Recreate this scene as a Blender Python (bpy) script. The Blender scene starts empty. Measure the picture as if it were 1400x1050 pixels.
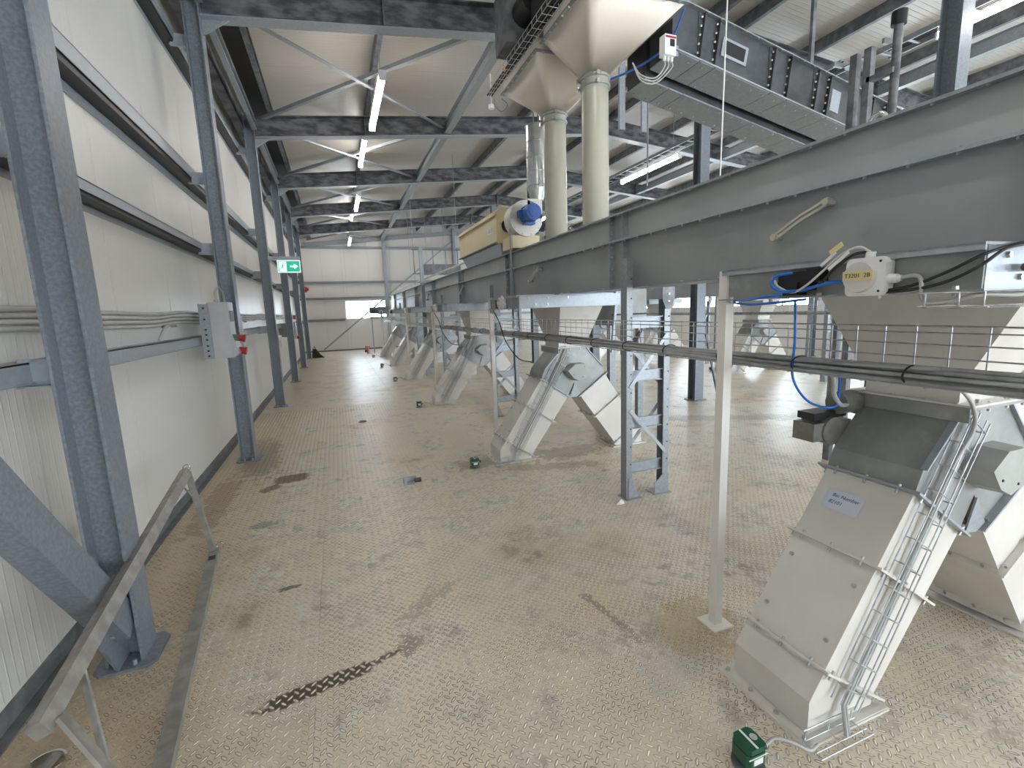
import bpy, bmesh, math, random
from math import sin, cos, pi, radians, sqrt, atan2
from mathutils import Vector, Matrix
random.seed(7)
S = bpy.context.scene
COL = S.collection

# ------------------------------------------------------------------ camera
cam_d = bpy.data.cameras.new('camera'); cam = bpy.data.objects.new('camera', cam_d); COL.objects.link(cam)
cam_d.sensor_width = 36.0; cam_d.sensor_fit = 'HORIZONTAL'
cam_d.lens = 641.07 / 1400 * 36.0
cam_d.clip_start = 0.05; cam_d.clip_end = 200
RT = Vector((0.93614, -0.34979, -0.035896)); DN = Vector((-0.088215, -0.134807, -0.986937)); FW = Vector((0.340382, 0.927078, -0.157055))
m = Matrix((RT, -DN, -FW)).transposed().to_4x4(); m.translation = Vector((0, 0, 1.6))
cam.matrix_world = m
S.camera = cam

# ------------------------------------------------------------------ view, world
S.view_settings.view_transform = 'Standard'; S.view_settings.look = 'None'
S.view_settings.gamma = 1.0; S.view_settings.use_curve_mapping = False
S.view_settings.exposure = 0.16
W = bpy.data.worlds.new('overcast_sky'); S.world = W; W.use_nodes = True
bg = W.node_tree.nodes['Background']; bg.inputs[0].default_value = (0.84, 0.92, 1.0, 1); bg.inputs[1].default_value = 17.0

def portal(name, loc, rot, sx, sy):
    d = bpy.data.lights.new(name, 'AREA'); d.shape = 'RECTANGLE'; d.size = sx; d.size_y = sy; d.cycles.is_portal = True
    o = bpy.data.objects.new(name, d); COL.objects.link(o); o.location = loc; o.rotation_euler = rot
    return o
portal('daylight_portal_back', (7.5, -7.95, 1.95), (radians(-90), 0, 0), 9.4, 2.1)
portal('daylight_portal_right', (12.6, 7.5, 1.84), (0, radians(90), 0), 0.9, 30.0)
portal('daylight_portal_far', (1.4, 22.9, 1.84), (radians(90), 0, 0), 1.9, 0.9)

# ------------------------------------------------------------------ node helpers / materials
MATS = {}
class NT:
    def __init__(s, name):
        s.m = bpy.data.materials.new(name); s.m.use_nodes = True; s.t = s.m.node_tree; s.b = s.t.nodes['Principled BSDF']; MATS[name] = s.m
    def n(s, kind, **kw):
        x = s.t.nodes.new(kind)
        for k, v in kw.items():
            if k.startswith('i_'):
                x.inputs[k[2:].replace('_', ' ')].default_value = v
            else: setattr(x, k, v)
        return x
    def l(s, a, b): s.t.links.new(a, b)
    def pos(s):
        return s.n('ShaderNodeNewGeometry').outputs['Position']
    def math(s, op, a, b=None, c=None):
        x = s.n('ShaderNodeMath', operation=op)
        for i, v in enumerate((a, b, c)):
            if v is None: continue
            if isinstance(v, (int, float)): x.inputs[i].default_value = v
            else: s.l(v, x.inputs[i])
        return x.outputs[0]
    def noise(s, vec, scale, detail=4, rough=0.55, dist=0.0):
        x = s.n('ShaderNodeTexNoise'); x.inputs['Scale'].default_value = scale; x.inputs['Detail'].default_value = detail
        x.inputs['Roughness'].default_value = rough; x.inputs['Distortion'].default_value = dist
        s.l(vec, x.inputs['Vector']); return x.outputs['Fac']
    def ramp(s, fac, a, b):
        x = s.n('ShaderNodeMapRange', interpolation_type='SMOOTHSTEP'); x.inputs['From Min'].default_value = a; x.inputs['From Max'].default_value = b
        s.l(fac, x.inputs['Value']); return x.outputs[0]
    def mix(s, fac, a, b):
        x = s.n('ShaderNodeMix', data_type='RGBA')
        if isinstance(fac, (int, float)): x.inputs[0].default_value = fac
        else: s.l(fac, x.inputs[0])
        for i, v in ((6, a), (7, b)):
            if isinstance(v, tuple): x.inputs[i].default_value = (*v, 1)
            else: s.l(v, x.inputs[i])
        return x.outputs[2]
    def scalevec(s, vec, sc):
        x = s.n('ShaderNodeVectorMath', operation='MULTIPLY'); s.l(vec, x.inputs[0]); x.inputs[1].default_value = sc; return x.outputs[0]
    def bump(s, h, strength, dist):
        x = s.n('ShaderNodeBump'); x.inputs['Strength'].default_value = strength; x.inputs['Distance'].default_value = dist
        s.l(h, x.inputs['Height']); s.l(x.outputs[0], s.b.inputs['Normal'])
    def set(s, col=None, rough=0.5, metal=0.0, spec=None):
        if col is not None:
            if isinstance(col, tuple): s.b.inputs['Base Color'].default_value = (*col, 1)
            else: s.l(col, s.b.inputs['Base Color'])
        if isinstance(rough, (int, float)): s.b.inputs['Roughness'].default_value = rough
        else: s.l(rough, s.b.inputs['Roughness'])
        s.b.inputs['Metallic'].default_value = metal
        if spec is not None: s.b.inputs['Specular IOR Level'].default_value = spec
        return s.m

def mottled(name, c0, c1, scale, rough, metal=0.0, dirt=None, dirt_scale=2.0, dirt_amt=(0.55, 0.8), stretch=(1, 1, 1), spec=None, r2=None):
    t = NT(name); p = t.pos(); v = t.scalevec(p, stretch)
    f = t.ramp(t.noise(v, scale, 5), 0.35, 0.68)
    c = t.mix(f, c0, c1)
    if dirt:
        d = t.ramp(t.noise(p, dirt_scale, 6, 0.65), *dirt_amt)
        c = t.mix(d, c, dirt)
    if r2 is not None:
        rr = t.n('ShaderNodeMapRange'); t.l(f, rr.inputs[0]); rr.inputs[3].default_value = rough; rr.inputs[4].default_value = r2; rough = rr.outputs[0]
    return t.set(c, rough, metal, spec)

def plain(name, c, rough=0.5, metal=0.0, spec=None):
    return NT(name).set(c, rough, metal, spec)

mottled('galv', (0.29, 0.32, 0.345), (0.36, 0.39, 0.415), 50, 0.42, 0.35, r2=0.52)
mottled('galv_light', (0.355, 0.395, 0.44), (0.42, 0.455, 0.495), 30, 0.40, 0.35, r2=0.5)
mottled('galv_dark', (0.13, 0.14, 0.155), (0.24, 0.25, 0.27), 9, 0.5, 0.3)
mottled('column_steel', (0.185, 0.21, 0.245), (0.26, 0.29, 0.33), 60, 0.36, 0.35, r2=0.5)
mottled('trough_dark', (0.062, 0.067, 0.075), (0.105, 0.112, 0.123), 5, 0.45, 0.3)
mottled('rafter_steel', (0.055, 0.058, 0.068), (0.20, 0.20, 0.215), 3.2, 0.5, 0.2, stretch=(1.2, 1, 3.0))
mottled('conveyor_sheet', (0.29, 0.305, 0.315), (0.36, 0.375, 0.382), 1.6, 0.45, 0.25, dirt=(0.25, 0.26, 0.265), dirt_scale=5, dirt_amt=(0.6, 0.85))
mottled('conveyor_upper', (0.39, 0.415, 0.42), (0.45, 0.47, 0.475), 2.2, 0.42, 0.25)
mottled('head_sheet', (0.265, 0.275, 0.27), (0.34, 0.35, 0.345), 5.0, 0.42, 0.2, dirt=(0.43, 0.435, 0.43), dirt_scale=7, dirt_amt=(0.55, 0.8))
mottled('chute_paint', (0.67, 0.645, 0.595), (0.73, 0.71, 0.665), 3.0, 0.38, 0.0, dirt=(0.55, 0.51, 0.45), dirt_scale=4.5, dirt_amt=(0.56, 0.86))
mottled('post_paint', (0.78, 0.76, 0.71), (0.82, 0.80, 0.76), 4.0, 0.4)
mottled('hopper_paint', (0.78, 0.71, 0.62), (0.82, 0.76, 0.67), 1.5, 0.33)
mottled('pipe_paint', (0.44, 0.43, 0.345), (0.48, 0.47, 0.385), 2.0, 0.22)
mottled('filter_paint', (0.66, 0.55, 0.33), (0.70, 0.60, 0.40), 1.5, 0.4)
mottled('motor_blue', (0.02, 0.10, 0.42), (0.03, 0.14, 0.50), 12, 0.35)
mottled('frame_alloy', (0.26, 0.245, 0.225), (0.36, 0.345, 0.325), 14, 0.45, 0.35, dirt=(0.22, 0.19, 0.16), dirt_scale=9, dirt_amt=(0.55, 0.8))
mottled('wire_zinc', (0.42, 0.44, 0.46), (0.58, 0.60, 0.62), 30, 0.3, 0.7)
mottled('actuator_grey', (0.155, 0.15, 0.14), (0.21, 0.205, 0.195), 15, 0.45)
mottled('cover_grey', (0.36, 0.37, 0.35), (0.42, 0.43, 0.41), 9, 0.4)
mottled('conduit_grey', (0.40, 0.40, 0.40), (0.47, 0.47, 0.46), 6, 0.4)
mottled('cable_grey', (0.30, 0.305, 0.31), (0.42, 0.425, 0.43), 14, 0.35)
mottled('box_grey', (0.42, 0.43, 0.44), (0.46, 0.47, 0.48), 8, 0.45)
mottled('base_trim', (0.10, 0.105, 0.11), (0.17, 0.175, 0.18), 10, 0.5)
mottled('green_cast', (0.008, 0.075, 0.04), (0.012, 0.10, 0.055), 20, 0.35)
mottled('duct_spiral', (0.45, 0.46, 0.46), (0.62, 0.63, 0.62), 8, 0.25, 0.8)
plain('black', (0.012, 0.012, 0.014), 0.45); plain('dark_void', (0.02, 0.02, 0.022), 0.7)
plain('rubber', (0.02, 0.02, 0.022), 0.5)
plain('blue_hose', (0.01, 0.16, 0.62), 0.35); plain('blue_tag', (0.02, 0.05, 0.45), 0.4)
plain('red_plastic', (0.42, 0.02, 0.03), 0.4); plain('green_plastic', (0.06, 0.22, 0.10), 0.4)
plain('white_plastic', (0.78, 0.79, 0.80), 0.4); plain('clear_lid', (0.62, 0.60, 0.58), 0.25)
plain('yellow_tape', (0.72, 0.62, 0.30), 0.5); plain('paper', (0.66, 0.70, 0.82), 0.6); plain('ink', (0.02, 0.06, 0.07), 0.6)
plain('logo_blue', (0.05, 0.14, 0.38), 0.5); plain('white_paint', (0.80, 0.80, 0.78), 0.5)
plain('lever_zinc', (0.60, 0.57, 0.50), 0.35, 0.3); plain('chrome', (0.75, 0.75, 0.76), 0.12, 1.0); plain('bolt_zinc', (0.50, 0.50, 0.49), 0.3, 0.75)
plain('orange_led', (0.8, 0.35, 0.05), 0.4); plain('pink', (0.75, 0.25, 0.25), 0.5); plain('brown', (0.10, 0.05, 0.04), 0.5)
def emis(name, c, s):
    t = NT(name); t.set(c, 0.5); t.b.inputs['Emission Color'].default_value = (*c, 1); t.b.inputs['Emission Strength'].default_value = s
emis('tube_light', (1.0, 0.95, 0.89), 33.0)
emis('sign_green', (0.02, 0.48, 0.30), 0.55); emis('sign_white', (0.85, 1.0, 0.95), 0.9)
# glass
t = NT('window_glass'); gl = t.n('ShaderNodeBsdfGlossy'); gl.inputs['Roughness'].default_value = 0.02
tr = t.n('ShaderNodeBsdfTransparent'); tr.inputs[0].default_value = (0.93, 0.96, 0.97, 1); mx = t.n('ShaderNodeMixShader'); mx.inputs[0].default_value = 0.06
t.l(tr.outputs[0], mx.inputs[1]); t.l(gl.outputs[0], mx.inputs[2]); t.l(mx.outputs[0], t.t.nodes['Material Output'].inputs[0])

def panel_mat(name, c0, c1, axis, pitch, rough, strength, dirtc=None):
    t = NT(name); p = t.pos(); sp = t.n('ShaderNodeSeparateXYZ'); t.l(p, sp.inputs[0])
    a = sp.outputs['XYZ'.index(axis)]
    w = t.math('FRACT', t.math('DIVIDE', a, pitch))
    tri = t.math('ABSOLUTE', t.math('SUBTRACT', w, 0.5))
    h = t.ramp(tri, 0.36, 0.47)
    f = t.noise(p, 0.9, 4)
    c = t.mix(f, c0, c1)
    if dirtc:
        v = t.scalevec(p, (1, 1, 0.25) if axis != 'Y' or 'wall' in name else (1, 1, 1))
        d = t.ramp(t.noise(v, 1.1, 5, 0.6), 0.55, 0.85); c = t.mix(d, c, dirtc)
    t.set(c, rough); t.bump(h, strength, 0.004); return t.m
panel_mat('wall_panel', (0.66, 0.645, 0.615), (0.71, 0.695, 0.665), 'Y', 0.05, 0.36, 0.5, (0.58, 0.565, 0.54))
panel_mat('wall_panel_far', (0.68, 0.66, 0.625), (0.72, 0.70, 0.665), 'X', 0.05, 0.4, 0.5)
panel_mat('roof_panel', (0.47, 0.445, 0.41), (0.51, 0.485, 0.45), 'Y', 0.075, 0.36, 0.8)

# floor: worn cream chequer plate
def floor_mat(name, relief, lug=False):
    t = NT(name); p = t.pos()
    n1 = t.noise(p, 0.55, 6, 0.6); n2 = t.noise(p, 2.6, 6, 0.65); n3 = t.noise(p, 11, 5, 0.7); n4 = t.noise(p, 38, 3, 0.6)
    c = t.mix(t.ramp(n1, 0.36, 0.66), (0.70, 0.62, 0.50), (0.74, 0.63, 0.47))
    c = t.mix(t.ramp(n2, 0.42, 0.62), c, (0.72, 0.67, 0.585))
    sp = t.n('ShaderNodeSeparateXYZ'); t.l(p, sp.inputs[0])
    # yellow-brown bleed near the left wall columns
    left = t.ramp(t.math('ADD', sp.outputs[0], t.math('MULTIPLY', n2, 0.9)), 0.10, -0.75)
    c = t.mix(t.math('MULTIPLY', left, 0.75), c, (0.40, 0.29, 0.15))
    yel = t.math('MULTIPLY', t.ramp(n1, 0.50, 0.68), t.ramp(n2, 0.40, 0.60))
    c = t.mix(t.math('MULTIPLY', yel, 0.55), c, (0.52, 0.38, 0.18))
    dirt = t.math('MULTIPLY', t.ramp(n2, 0.46, 0.66), t.ramp(n3, 0.44, 0.60))
    c = t.mix(t.math('MULTIPLY', dirt, 0.62), c, (0.24, 0.19, 0.14))
    n5 = t.noise(p, 1.15, 5, 0.62, 0.8)
    c = t.mix(t.math('MULTIPLY', t.ramp(n5, 0.54, 0.70), 0.45), c, (0.44, 0.33, 0.20))
    c = t.mix(t.math('MULTIPLY', t.math('MULTIPLY', t.ramp(n5, 0.60, 0.72), t.ramp(n3, 0.46, 0.58)), 0.55), c, (0.17, 0.135, 0.10))
    dots = t.ramp(t.noise(p, 7.5, 3, 0.7), 0.70, 0.76)
    c = t.mix(t.math('MULTIPLY', dots, 0.7), c, (0.12, 0.09, 0.065))
    rust = t.math('MULTIPLY', t.ramp(t.noise(p, 3.3, 3, 0.5, 0.6), 0.66, 0.74), t.ramp(n3, 0.42, 0.6))
    c = t.mix(t.math('MULTIPLY', rust, 0.65), c, (0.36, 0.17, 0.05))
    c = t.mix(t.math('MULTIPLY', t.ramp(n4, 0.4, 0.75), 0.22), c, (0.30, 0.26, 0.21))
    def stain(c, x, y, a, b, ang, col, amt=1.0, edge=(1.12, 0.78), nz=0.55):
        mp = t.n('ShaderNodeMapping', vector_type='TEXTURE'); t.l(p, mp.inputs[0])
        mp.inputs['Location'].default_value = (x, y, 0); mp.inputs['Rotation'].default_value = (0, 0, radians(ang)); mp.inputs['Scale'].default_value = (a, b, 1)
        s2 = t.n('ShaderNodeSeparateXYZ'); t.l(mp.outputs[0], s2.inputs[0])
        # superellipse distance
        d = t.math('POWER', t.math('ADD', t.math('POWER', t.math('ABSOLUTE', s2.outputs[0]), 4), t.math('POWER', t.math('ABSOLUTE', s2.outputs[1]), 4)), 0.25)
        d = t.math('ADD', d, t.math('MULTIPLY', t.math('SUBTRACT', n3, 0.5), nz * 2))
        return t.mix(t.math('MULTIPLY', t.ramp(d, *edge), amt), c, col)
    dk = (0.06, 0.045, 0.035)
    if not lug: c = stain(c, -0.20, 2.025, 0.25, 0.046, 9, dk, 0.96, nz=0.9)
    if not lug:
        c = stain(c, 0.03, 2.075, 0.14, 0.018, 14, dk, 0.9, nz=0.9)
        c = stain(c, 0.19, 2.13, 0.07, 0.06, 40, dk, 0.6, nz=2.4)
        c = stain(c, 0.36, 2.46, 0.17, 0.06, 40, (0.16, 0.14, 0.115), 0.5, nz=3.0)
    c = stain(c, -0.545, 5.02, 0.165, 0.125, 5, (0.14, 0.095, 0.06), 0.92, nz=0.6)
    c = stain(c, -0.72, 4.80, 0.10, 0.07, 40, (0.14, 0.095, 0.06), 0.9, nz=0.9)
    c = stain(c, -0.40, 2.91, 0.06, 0.022, 10, dk, 0.9, nz=1.3)
    c = stain(c, -0.68, 3.94, 0.11, 0.055, 8, (0.17, 0.155, 0.145), 0.7, nz=1.7)
    if not lug: c = stain(c, 1.20, 1.98, 0.022, 0.20, 8, (0.15, 0.12, 0.09), 0.6, nz=2.6)
    c = stain(c, 2.30, 4.55, 0.40, 0.20, 0, (0.20, 0.17, 0.13), 0.6, nz=1.6)
    c = stain(c, 1.33, 4.62, 0.30, 0.16, 0, (0.22, 0.19, 0.15), 0.55, nz=1.5)
    c = stain(c, 1.95, 4.2, 0.5, 0.10, -15, (0.30, 0.23, 0.14), 0.5, nz=1.3)
    c = stain(c, -0.95, 6.0, 0.20, 0.85, 5, (0.16, 0.12, 0.085), 0.65, nz=1.5)
    c = stain(c, -1.12, 4.6, 0.12, 0.7, 0, (0.20, 0.12, 0.06), 0.6, nz=1.5)
    c = stain(c, 1.27, 1.50, 0.17, 0.10, 20, (0.55, 0.53, 0.49), 0.7, nz=1.2)
    c = stain(c, 1.55, 1.70, 0.22, 0.18, 20, (0.46, 0.35, 0.17), 0.6, nz=1.2)
    c = stain(c, 5.0, 4.95, 1.2, 0.16, -26, (0.20, 0.175, 0.15), 0.5, nz=2.4)
    ro = t.n('ShaderNodeMapRange'); t.l(n2, ro.inputs[0]); ro.inputs[3].default_value = 0.25; ro.inputs[4].default_value = 0.42
    t.set(c, ro.outputs[0], 0.0, 0.55)
    if relief:
        q = 0.70711 / 0.0325
        u = t.math('MULTIPLY', t.math('SUBTRACT', sp.outputs[0], sp.outputs[1]), q); v = t.math('MULTIPLY', t.math('ADD', sp.outputs[0], sp.outputs[1]), q)
        fu = t.math('FLOOR', u); fv = t.math('FLOOR', v)
        par = t.math('MODULO', t.math('ABSOLUTE', t.math('ADD', fu, fv)), 2.0)
        du = t.math('SUBTRACT', t.math('SUBTRACT', u, fu), 0.5); dv = t.math('SUBTRACT', t.math('SUBTRACT', v, fv), 0.5)
        iv = t.math('SUBTRACT', 1.0, par)
        a = t.math('ADD', t.math('MULTIPLY', du, iv), t.math('MULTIPLY', dv, par)); b = t.math('ADD', t.math('MULTIPLY', du, par), t.math('MULTIPLY', dv, iv))
        d = t.math('ADD', t.math('POWER', t.math('DIVIDE', a, 0.47), 2.0), t.math('POWER', t.math('DIVIDE', b, 0.16), 2.0))
        ring = t.math('MULTIPLY', t.ramp(d, 2.4, 1.3), t.ramp(d, 0.35, 0.8))
        c = t.mix(t.math('MULTIPLY', ring, t.math('MULTIPLY', t.ramp(n2, 0.30, 0.60), 0.65)), c, (0.32, 0.26, 0.20)); t.set(c, ro.outputs[0], 0.0, 0.55)
        t.bump(t.ramp(d, 1.0, 0.2), 0.9, 0.0030)
    else:
        t.bump(n4, 0.15, 0.001)
floor_mat('floor_far', True); floor_mat('floor_near', False)
floor_mat('lug_top', False, True)
mottled('lug_grime_shade', (0.20, 0.16, 0.12), (0.56, 0.48, 0.375), 4.5, 0.5, 0.0)

# ------------------------------------------------------------------ mesh builder
class MB:
    def __init__(s): s.v = []; s.f = []; s.sm = []
    def add(s, vs, fs, smooth=False):
        o = len(s.v); s.v += [tuple(x) for x in vs]; s.f += [tuple(i + o for i in f) for f in fs]; s.sm += [smooth] * len(fs); return s
    def box(s, x0, x1, y0, y1, z0, z1):
        return s.add([(x0,y0,z0),(x1,y0,z0),(x1,y1,z0),(x0,y1,z0),(x0,y0,z1),(x1,y0,z1),(x1,y1,z1),(x0,y1,z1)],
                     [(0,3,2,1),(4,5,6,7),(0,1,5,4),(1,2,6,5),(2,3,7,6),(3,0,4,7)])
    def prism(s, poly, axis, a, b):
        """poly in the two other axes (in xyz order), extruded along axis from a to b"""
        n = len(poly)
        def mk(p, t):
            return {'x': (t, p[0], p[1]), 'y': (p[0], t, p[1]), 'z': (p[0], p[1], t)}[axis]
        vs = [mk(p, a) for p in poly] + [mk(p, b) for p in poly]
        area = sum(poly[i][0]*poly[(i+1) % n][1] - poly[(i+1) % n][0]*poly[i][1] for i in range(n))
        fs = [tuple(range(n)), tuple(range(2*n-1, n-1, -1))] + [(i, i+n, (i+1) % n + n, (i+1) % n) for i in range(n)]
        flip = (area > 0) != (axis == 'y')
        if b < a: flip = not flip
        if flip: fs = [tuple(reversed(f)) for f in fs]
        return s.add(vs, fs)
    def frame(s, p0, p1, up):
        d = (Vector(p1) - Vector(p0)).normalized(); u = Vector(up); u = (u - d*u.dot(d)).normalized(); r = d.cross(u); return d, u, r
    def sweep(s, poly, p0, p1, up):
        """poly (r, u) extruded from p0 to p1"""
        d, u, r = s.frame(p0, p1, up); p0 = Vector(p0); p1 = Vector(p1); n = len(poly)
        vs = [p0 + r*a + u*b for a, b in poly] + [p1 + r*a + u*b for a, b in poly]
        area = sum(poly[i][0]*poly[(i+1) % n][1] - poly[(i+1) % n][0]*poly[i][1] for i in range(n))
        fs = [tuple(range(n)), tuple(range(2*n-1, n-1, -1))] + [(i, i+n, (i+1) % n + n, (i+1) % n) for i in range(n)]
        if area < 0: fs = [tuple(reversed(f)) for f in fs]
        # r = d x u : (r,u,d) is left handed -> the listing above already faces outwards for area>0
        return s.add(vs, fs)
    def bar(s, p0, p1, w, h, up=(0, 0, 1)):
        return s.sweep([(-w/2,-h/2),(w/2,-h/2),(w/2,h/2),(-w/2,h/2)], p0, p1, up)
    def ibeam(s, p0, p1, depth, width, tf=0.014, tw=0.010, up=(0, 0, 1)):
        D, B = depth/2, width/2; w = tw/2
        return s.sweep([(-B,-D),(B,-D),(B,-D+tf),(w,-D+tf),(w,D-tf),(B,D-tf),(B,D),(-B,D),(-B,D-tf),(-w,D-tf),(-w,-D+tf),(-B,-D+tf)], p0, p1, up)
    def cbeam(s, p0, p1, depth, width, t=0.008, up=(0, 0, 1), lip=0.0):
        D, B = depth/2, width
        if lip: poly = [(0,-D),(B,-D),(B,-D+lip),(B-t,-D+lip),(B-t,-D+t),(t,-D+t),(t,D-t),(B-t,D-t),(B-t,D-lip),(B,D-lip),(B,D),(0,D)]
        else: poly = [(0,-D),(B,-D),(B,-D+t),(t,-D+t),(t,D-t),(B,D-t),(B,D),(0,D)]
        return s.sweep(poly, p0, p1, up)
    def cyl(s, p0, p1, r0, r1=None, n=16, cap=True, smooth=True):
        r1 = r0 if r1 is None else r1
        d = (Vector(p1)-Vector(p0)).normalized(); up = (0,0,1) if abs(d.z) < 0.9 else (1,0,0)
        d, u, r = s.frame(p0, p1, up); p0 = Vector(p0); p1 = Vector(p1)
        ring = [(cos(2*pi*i/n), sin(2*pi*i/n)) for i in range(n)]
        vs = [p0 + (u*b + r*a)*r0 for a, b in ring] + [p1 + (u*b + r*a)*r1 for a, b in ring]
        s.add(vs, [(i, i+n, (i+1) % n + n, (i+1) % n) for i in range(n)], smooth)
        if cap: s.add(vs, [tuple(range(n)), tuple(range(2*n-1, n-1, -1))])
        return s
    def tube(s, pts, r, n=8, closed=False, cap=True):
        P = [Vector(p) for p in pts]; N = len(P); vs = []; up = None
        for i in range(N):
            a = P[i-1] if (i > 0 or closed) else P[i]; b = P[(i+1) % N] if (i < N-1 or closed) else P[i]
            d = (b-a).normalized()
            if up is None:
                up = Vector((0,0,1)) if abs(d.z) < 0.9 else Vector((1,0,0))
            up = (up - d*up.dot(d))
            up = up.normalized() if up.length > 1e-5 else d.orthogonal().normalized()
            rr = d.cross(up)
            vs += [P[i] + (up*sin(2*pi*k/n) + rr*cos(2*pi*k/n))*r for k in range(n)]
        fs = []
        for i in range(N if closed else N-1):
            j = (i+1) % N
            fs += [(i*n+k, j*n+k, j*n+(k+1) % n, i*n+(k+1) % n) for k in range(n)]
        s.add(vs, fs, True)
        if cap and not closed:
            s.add(vs[:n], [tuple(range(n))]); s.add(vs[-n:], [tuple(range(n-1, -1, -1))])
        return s
    def loft(s, a, b):
        """two rings of equal count (3d points), with caps"""
        n = len(a); s.add(list(a)+list(b), [(i, (i+1) % n, (i+1) % n + n, i+n) for i in range(n)] + [tuple(reversed(range(n))), tuple(range(n, 2*n))]); return s
    def hexbolt(s, p, d, r=0.009, h=0.008):
        p = Vector(p); d = Vector(d).normalized(); return s.cyl(p, p + d*h, r, r*0.92, 6, True, False)
    def mesh(s, name):
        me = bpy.data.meshes.new(name); me.from_pydata([tuple(x) for x in s.v], [], s.f)
        me.polygons.foreach_set('use_smooth', s.sm); me.update(); return me
    def build(s, name, mat, parent=None, **props):
        me = s.mesh(name); me.materials.append(MATS[mat])
        return link(name, me, parent, **props)

def link(name, me, parent=None, loc=None, **props):
    o = bpy.data.objects.new(name, me); COL.objects.link(o)
    if parent is not None: o.parent = parent
    if loc is not None: o.location = loc
    for k, v in props.items(): o[k] = v
    return o
def fixn(o):
    bm = bmesh.new(); bm.from_mesh(o.data); bmesh.ops.remove_doubles(bm, verts=bm.verts, dist=1e-5); bmesh.ops.recalc_face_normals(bm, faces=bm.faces); bm.to_mesh(o.data); bm.free(); return o
def thing(name, label, cat, loc=(0, 0, 0), group=None, rot=None):
    o = bpy.data.objects.new(name, None); COL.objects.link(o); o.location = loc; o.empty_display_size = 0.1
    if rot: o.rotation_euler = rot
    o['label'] = label; o['category'] = cat
    if group: o['group'] = group
    return o
def tag(o, label, cat, group=None):
    o['label'] = label; o['category'] = cat
    if group: o['group'] = group
    return o
def struct(o): o['kind'] = 'structure'; return o
def copy_tree(root, loc, label, group=None):
    r = root.copy(); COL.objects.link(r); r.location = loc; r['label'] = label
    if group: r['group'] = group
    def rec(src, dst):
        for ch in list(src.children):
            c = ch.copy(); COL.objects.link(c); c.parent = dst; rec(ch, c)
    rec(root, r); return r
def text_mesh(body, size, mat, name, parent, mw, shear=0.0):
    cu = bpy.data.curves.new('lettering', 'FONT'); cu.body = body; cu.size = size; cu.shear = shear; cu.extrude = 0.0004; cu.resolution_u = 2
    cu.align_x = 'CENTER'; cu.align_y = 'CENTER'
    to = bpy.data.objects.new('lettering_source', cu); COL.objects.link(to)
    dg = bpy.context.evaluated_depsgraph_get(); me = bpy.data.meshes.new_from_object(to.evaluated_get(dg))
    bpy.data.objects.remove(to); bpy.data.curves.remove(cu)
    me.materials.clear(); me.materials.append(MATS[mat]); me.transform(mw)
    return link(name, me, parent)
ORD = ['nearest', 'second', 'third', 'fourth', 'fifth', 'sixth', 'seventh', 'eighth']
# ================================================================== SETTING
XL, XR, YB, YF, XM = -1.39, 12.69, -8.0, 23.0, 5.65
FY = [2.59, 5.96, 9.39, 12.83, 16.25, 19.67]
def zb(x):  # underside of the rafters
    return 4.60 + 0.095 * (min(x, 2*XM - x) + 0.95)
def zroof(x): return zb(x) + 0.50

# floor: chequer plates with open seams
fl = bpy.data.objects.new('floor', None); COL.objects.link(fl); struct(fl)
MB().box(XL-0.1, XR+0.1, YB-0.1, YF+0.1, -0.06, -0.012).build('subfloor', 'dark_void', fl)
xs = [XL] + [-1.36 + 1.14*i for i in range(1, 13)] + [XR]
ys = [YB, -6.22, -3.22] + [-0.22 + 3.0*i for i in range(0, 8)] + [YF]
cache = {}
for i in range(len(xs)-1):
    for j in range(len(ys)-1):
        w, h = xs[i+1]-xs[i]-0.002, ys[j+1]-ys[j]-0.002
        near = (ys[j] < 8.6 and xs[i] < 4.2)
        key = (round(w, 3), round(h, 3), near)
        if key not in cache:
            cache[key] = MB().box(0, w, 0, h, -0.012, 0).mesh('chequer_plate'); cache[key].materials.append(MATS['floor_near' if near else 'floor_far'])
        link('chequer_plate', cache[key], fl, (xs[i]+0.0015, ys[j]+0.0015, 0))
# raised lugs of the near plates: real relief, far too many to count
lm = MB(); P = 0.0325; A, B, HH = 0.0152, 0.0050, 0.0024
cs = sqrt(0.5); n_ = int(13/P)
for i in range(-n_, n_):
    for j in range(-n_, n_):
        x = (i+0.5+j+0.5)*cs*P; y = (j-i)*cs*P
        if not (XL+0.02 < x < 4.3 and 0.35 < y < 8.76 and y > 0.75*x-2.4): continue
        if y > 8.76 and x > 2.05: continue
        if y > 5.8 and x > 3.4: continue
        d, e = ((cs, -cs), (cs, cs)) if (i+j) % 2 == 0 else ((cs, cs), (-cs, cs))
        o = len(lm.v)
        for a, b, z in ((-A, 0, -0.0005), (-A*0.45, -B, -0.0005), (A*0.45, -B, -0.0005), (A, 0, -0.0005), (A*0.45, B, -0.0005), (-A*0.45, B, -0.0005), (-A*0.55, 0, HH), (A*0.55, 0, HH)):
            lm.v.append((x + d[0]*a + e[0]*b, y + d[1]*a + e[1]*b, z))
        lm.f += [(o, o+1, o+6), (o+1, o+2, o+7, o+6), (o+2, o+3, o+7), (o+3, o+4, o+7), (o+4, o+5, o+6, o+7), (o+5, o, o+6)]
        lm.sm += [False]*6
lug = lm.build('raised_lugs', 'lug_top', fl, kind='stuff')
gm = MB()  # dark ring round each lug: settled grime plus painted edge shading
for i in range(0, len(lm.v), 8):
    cx = sum(lm.v[i+j][0] for j in range(6))/6; cy = sum(lm.v[i+j][1] for j in range(6))/6; o = len(gm.v)
    if random.random() < (cy-2.6)/2.6: continue
    for j in range(6):
        gm.v.append((cx+(lm.v[i+j][0]-cx)*1.20, cy+(lm.v[i+j][1]-cy)*1.32, 0.0004))
    gm.f.append(tuple(range(o, o+6))); gm.sm.append(False)
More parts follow.
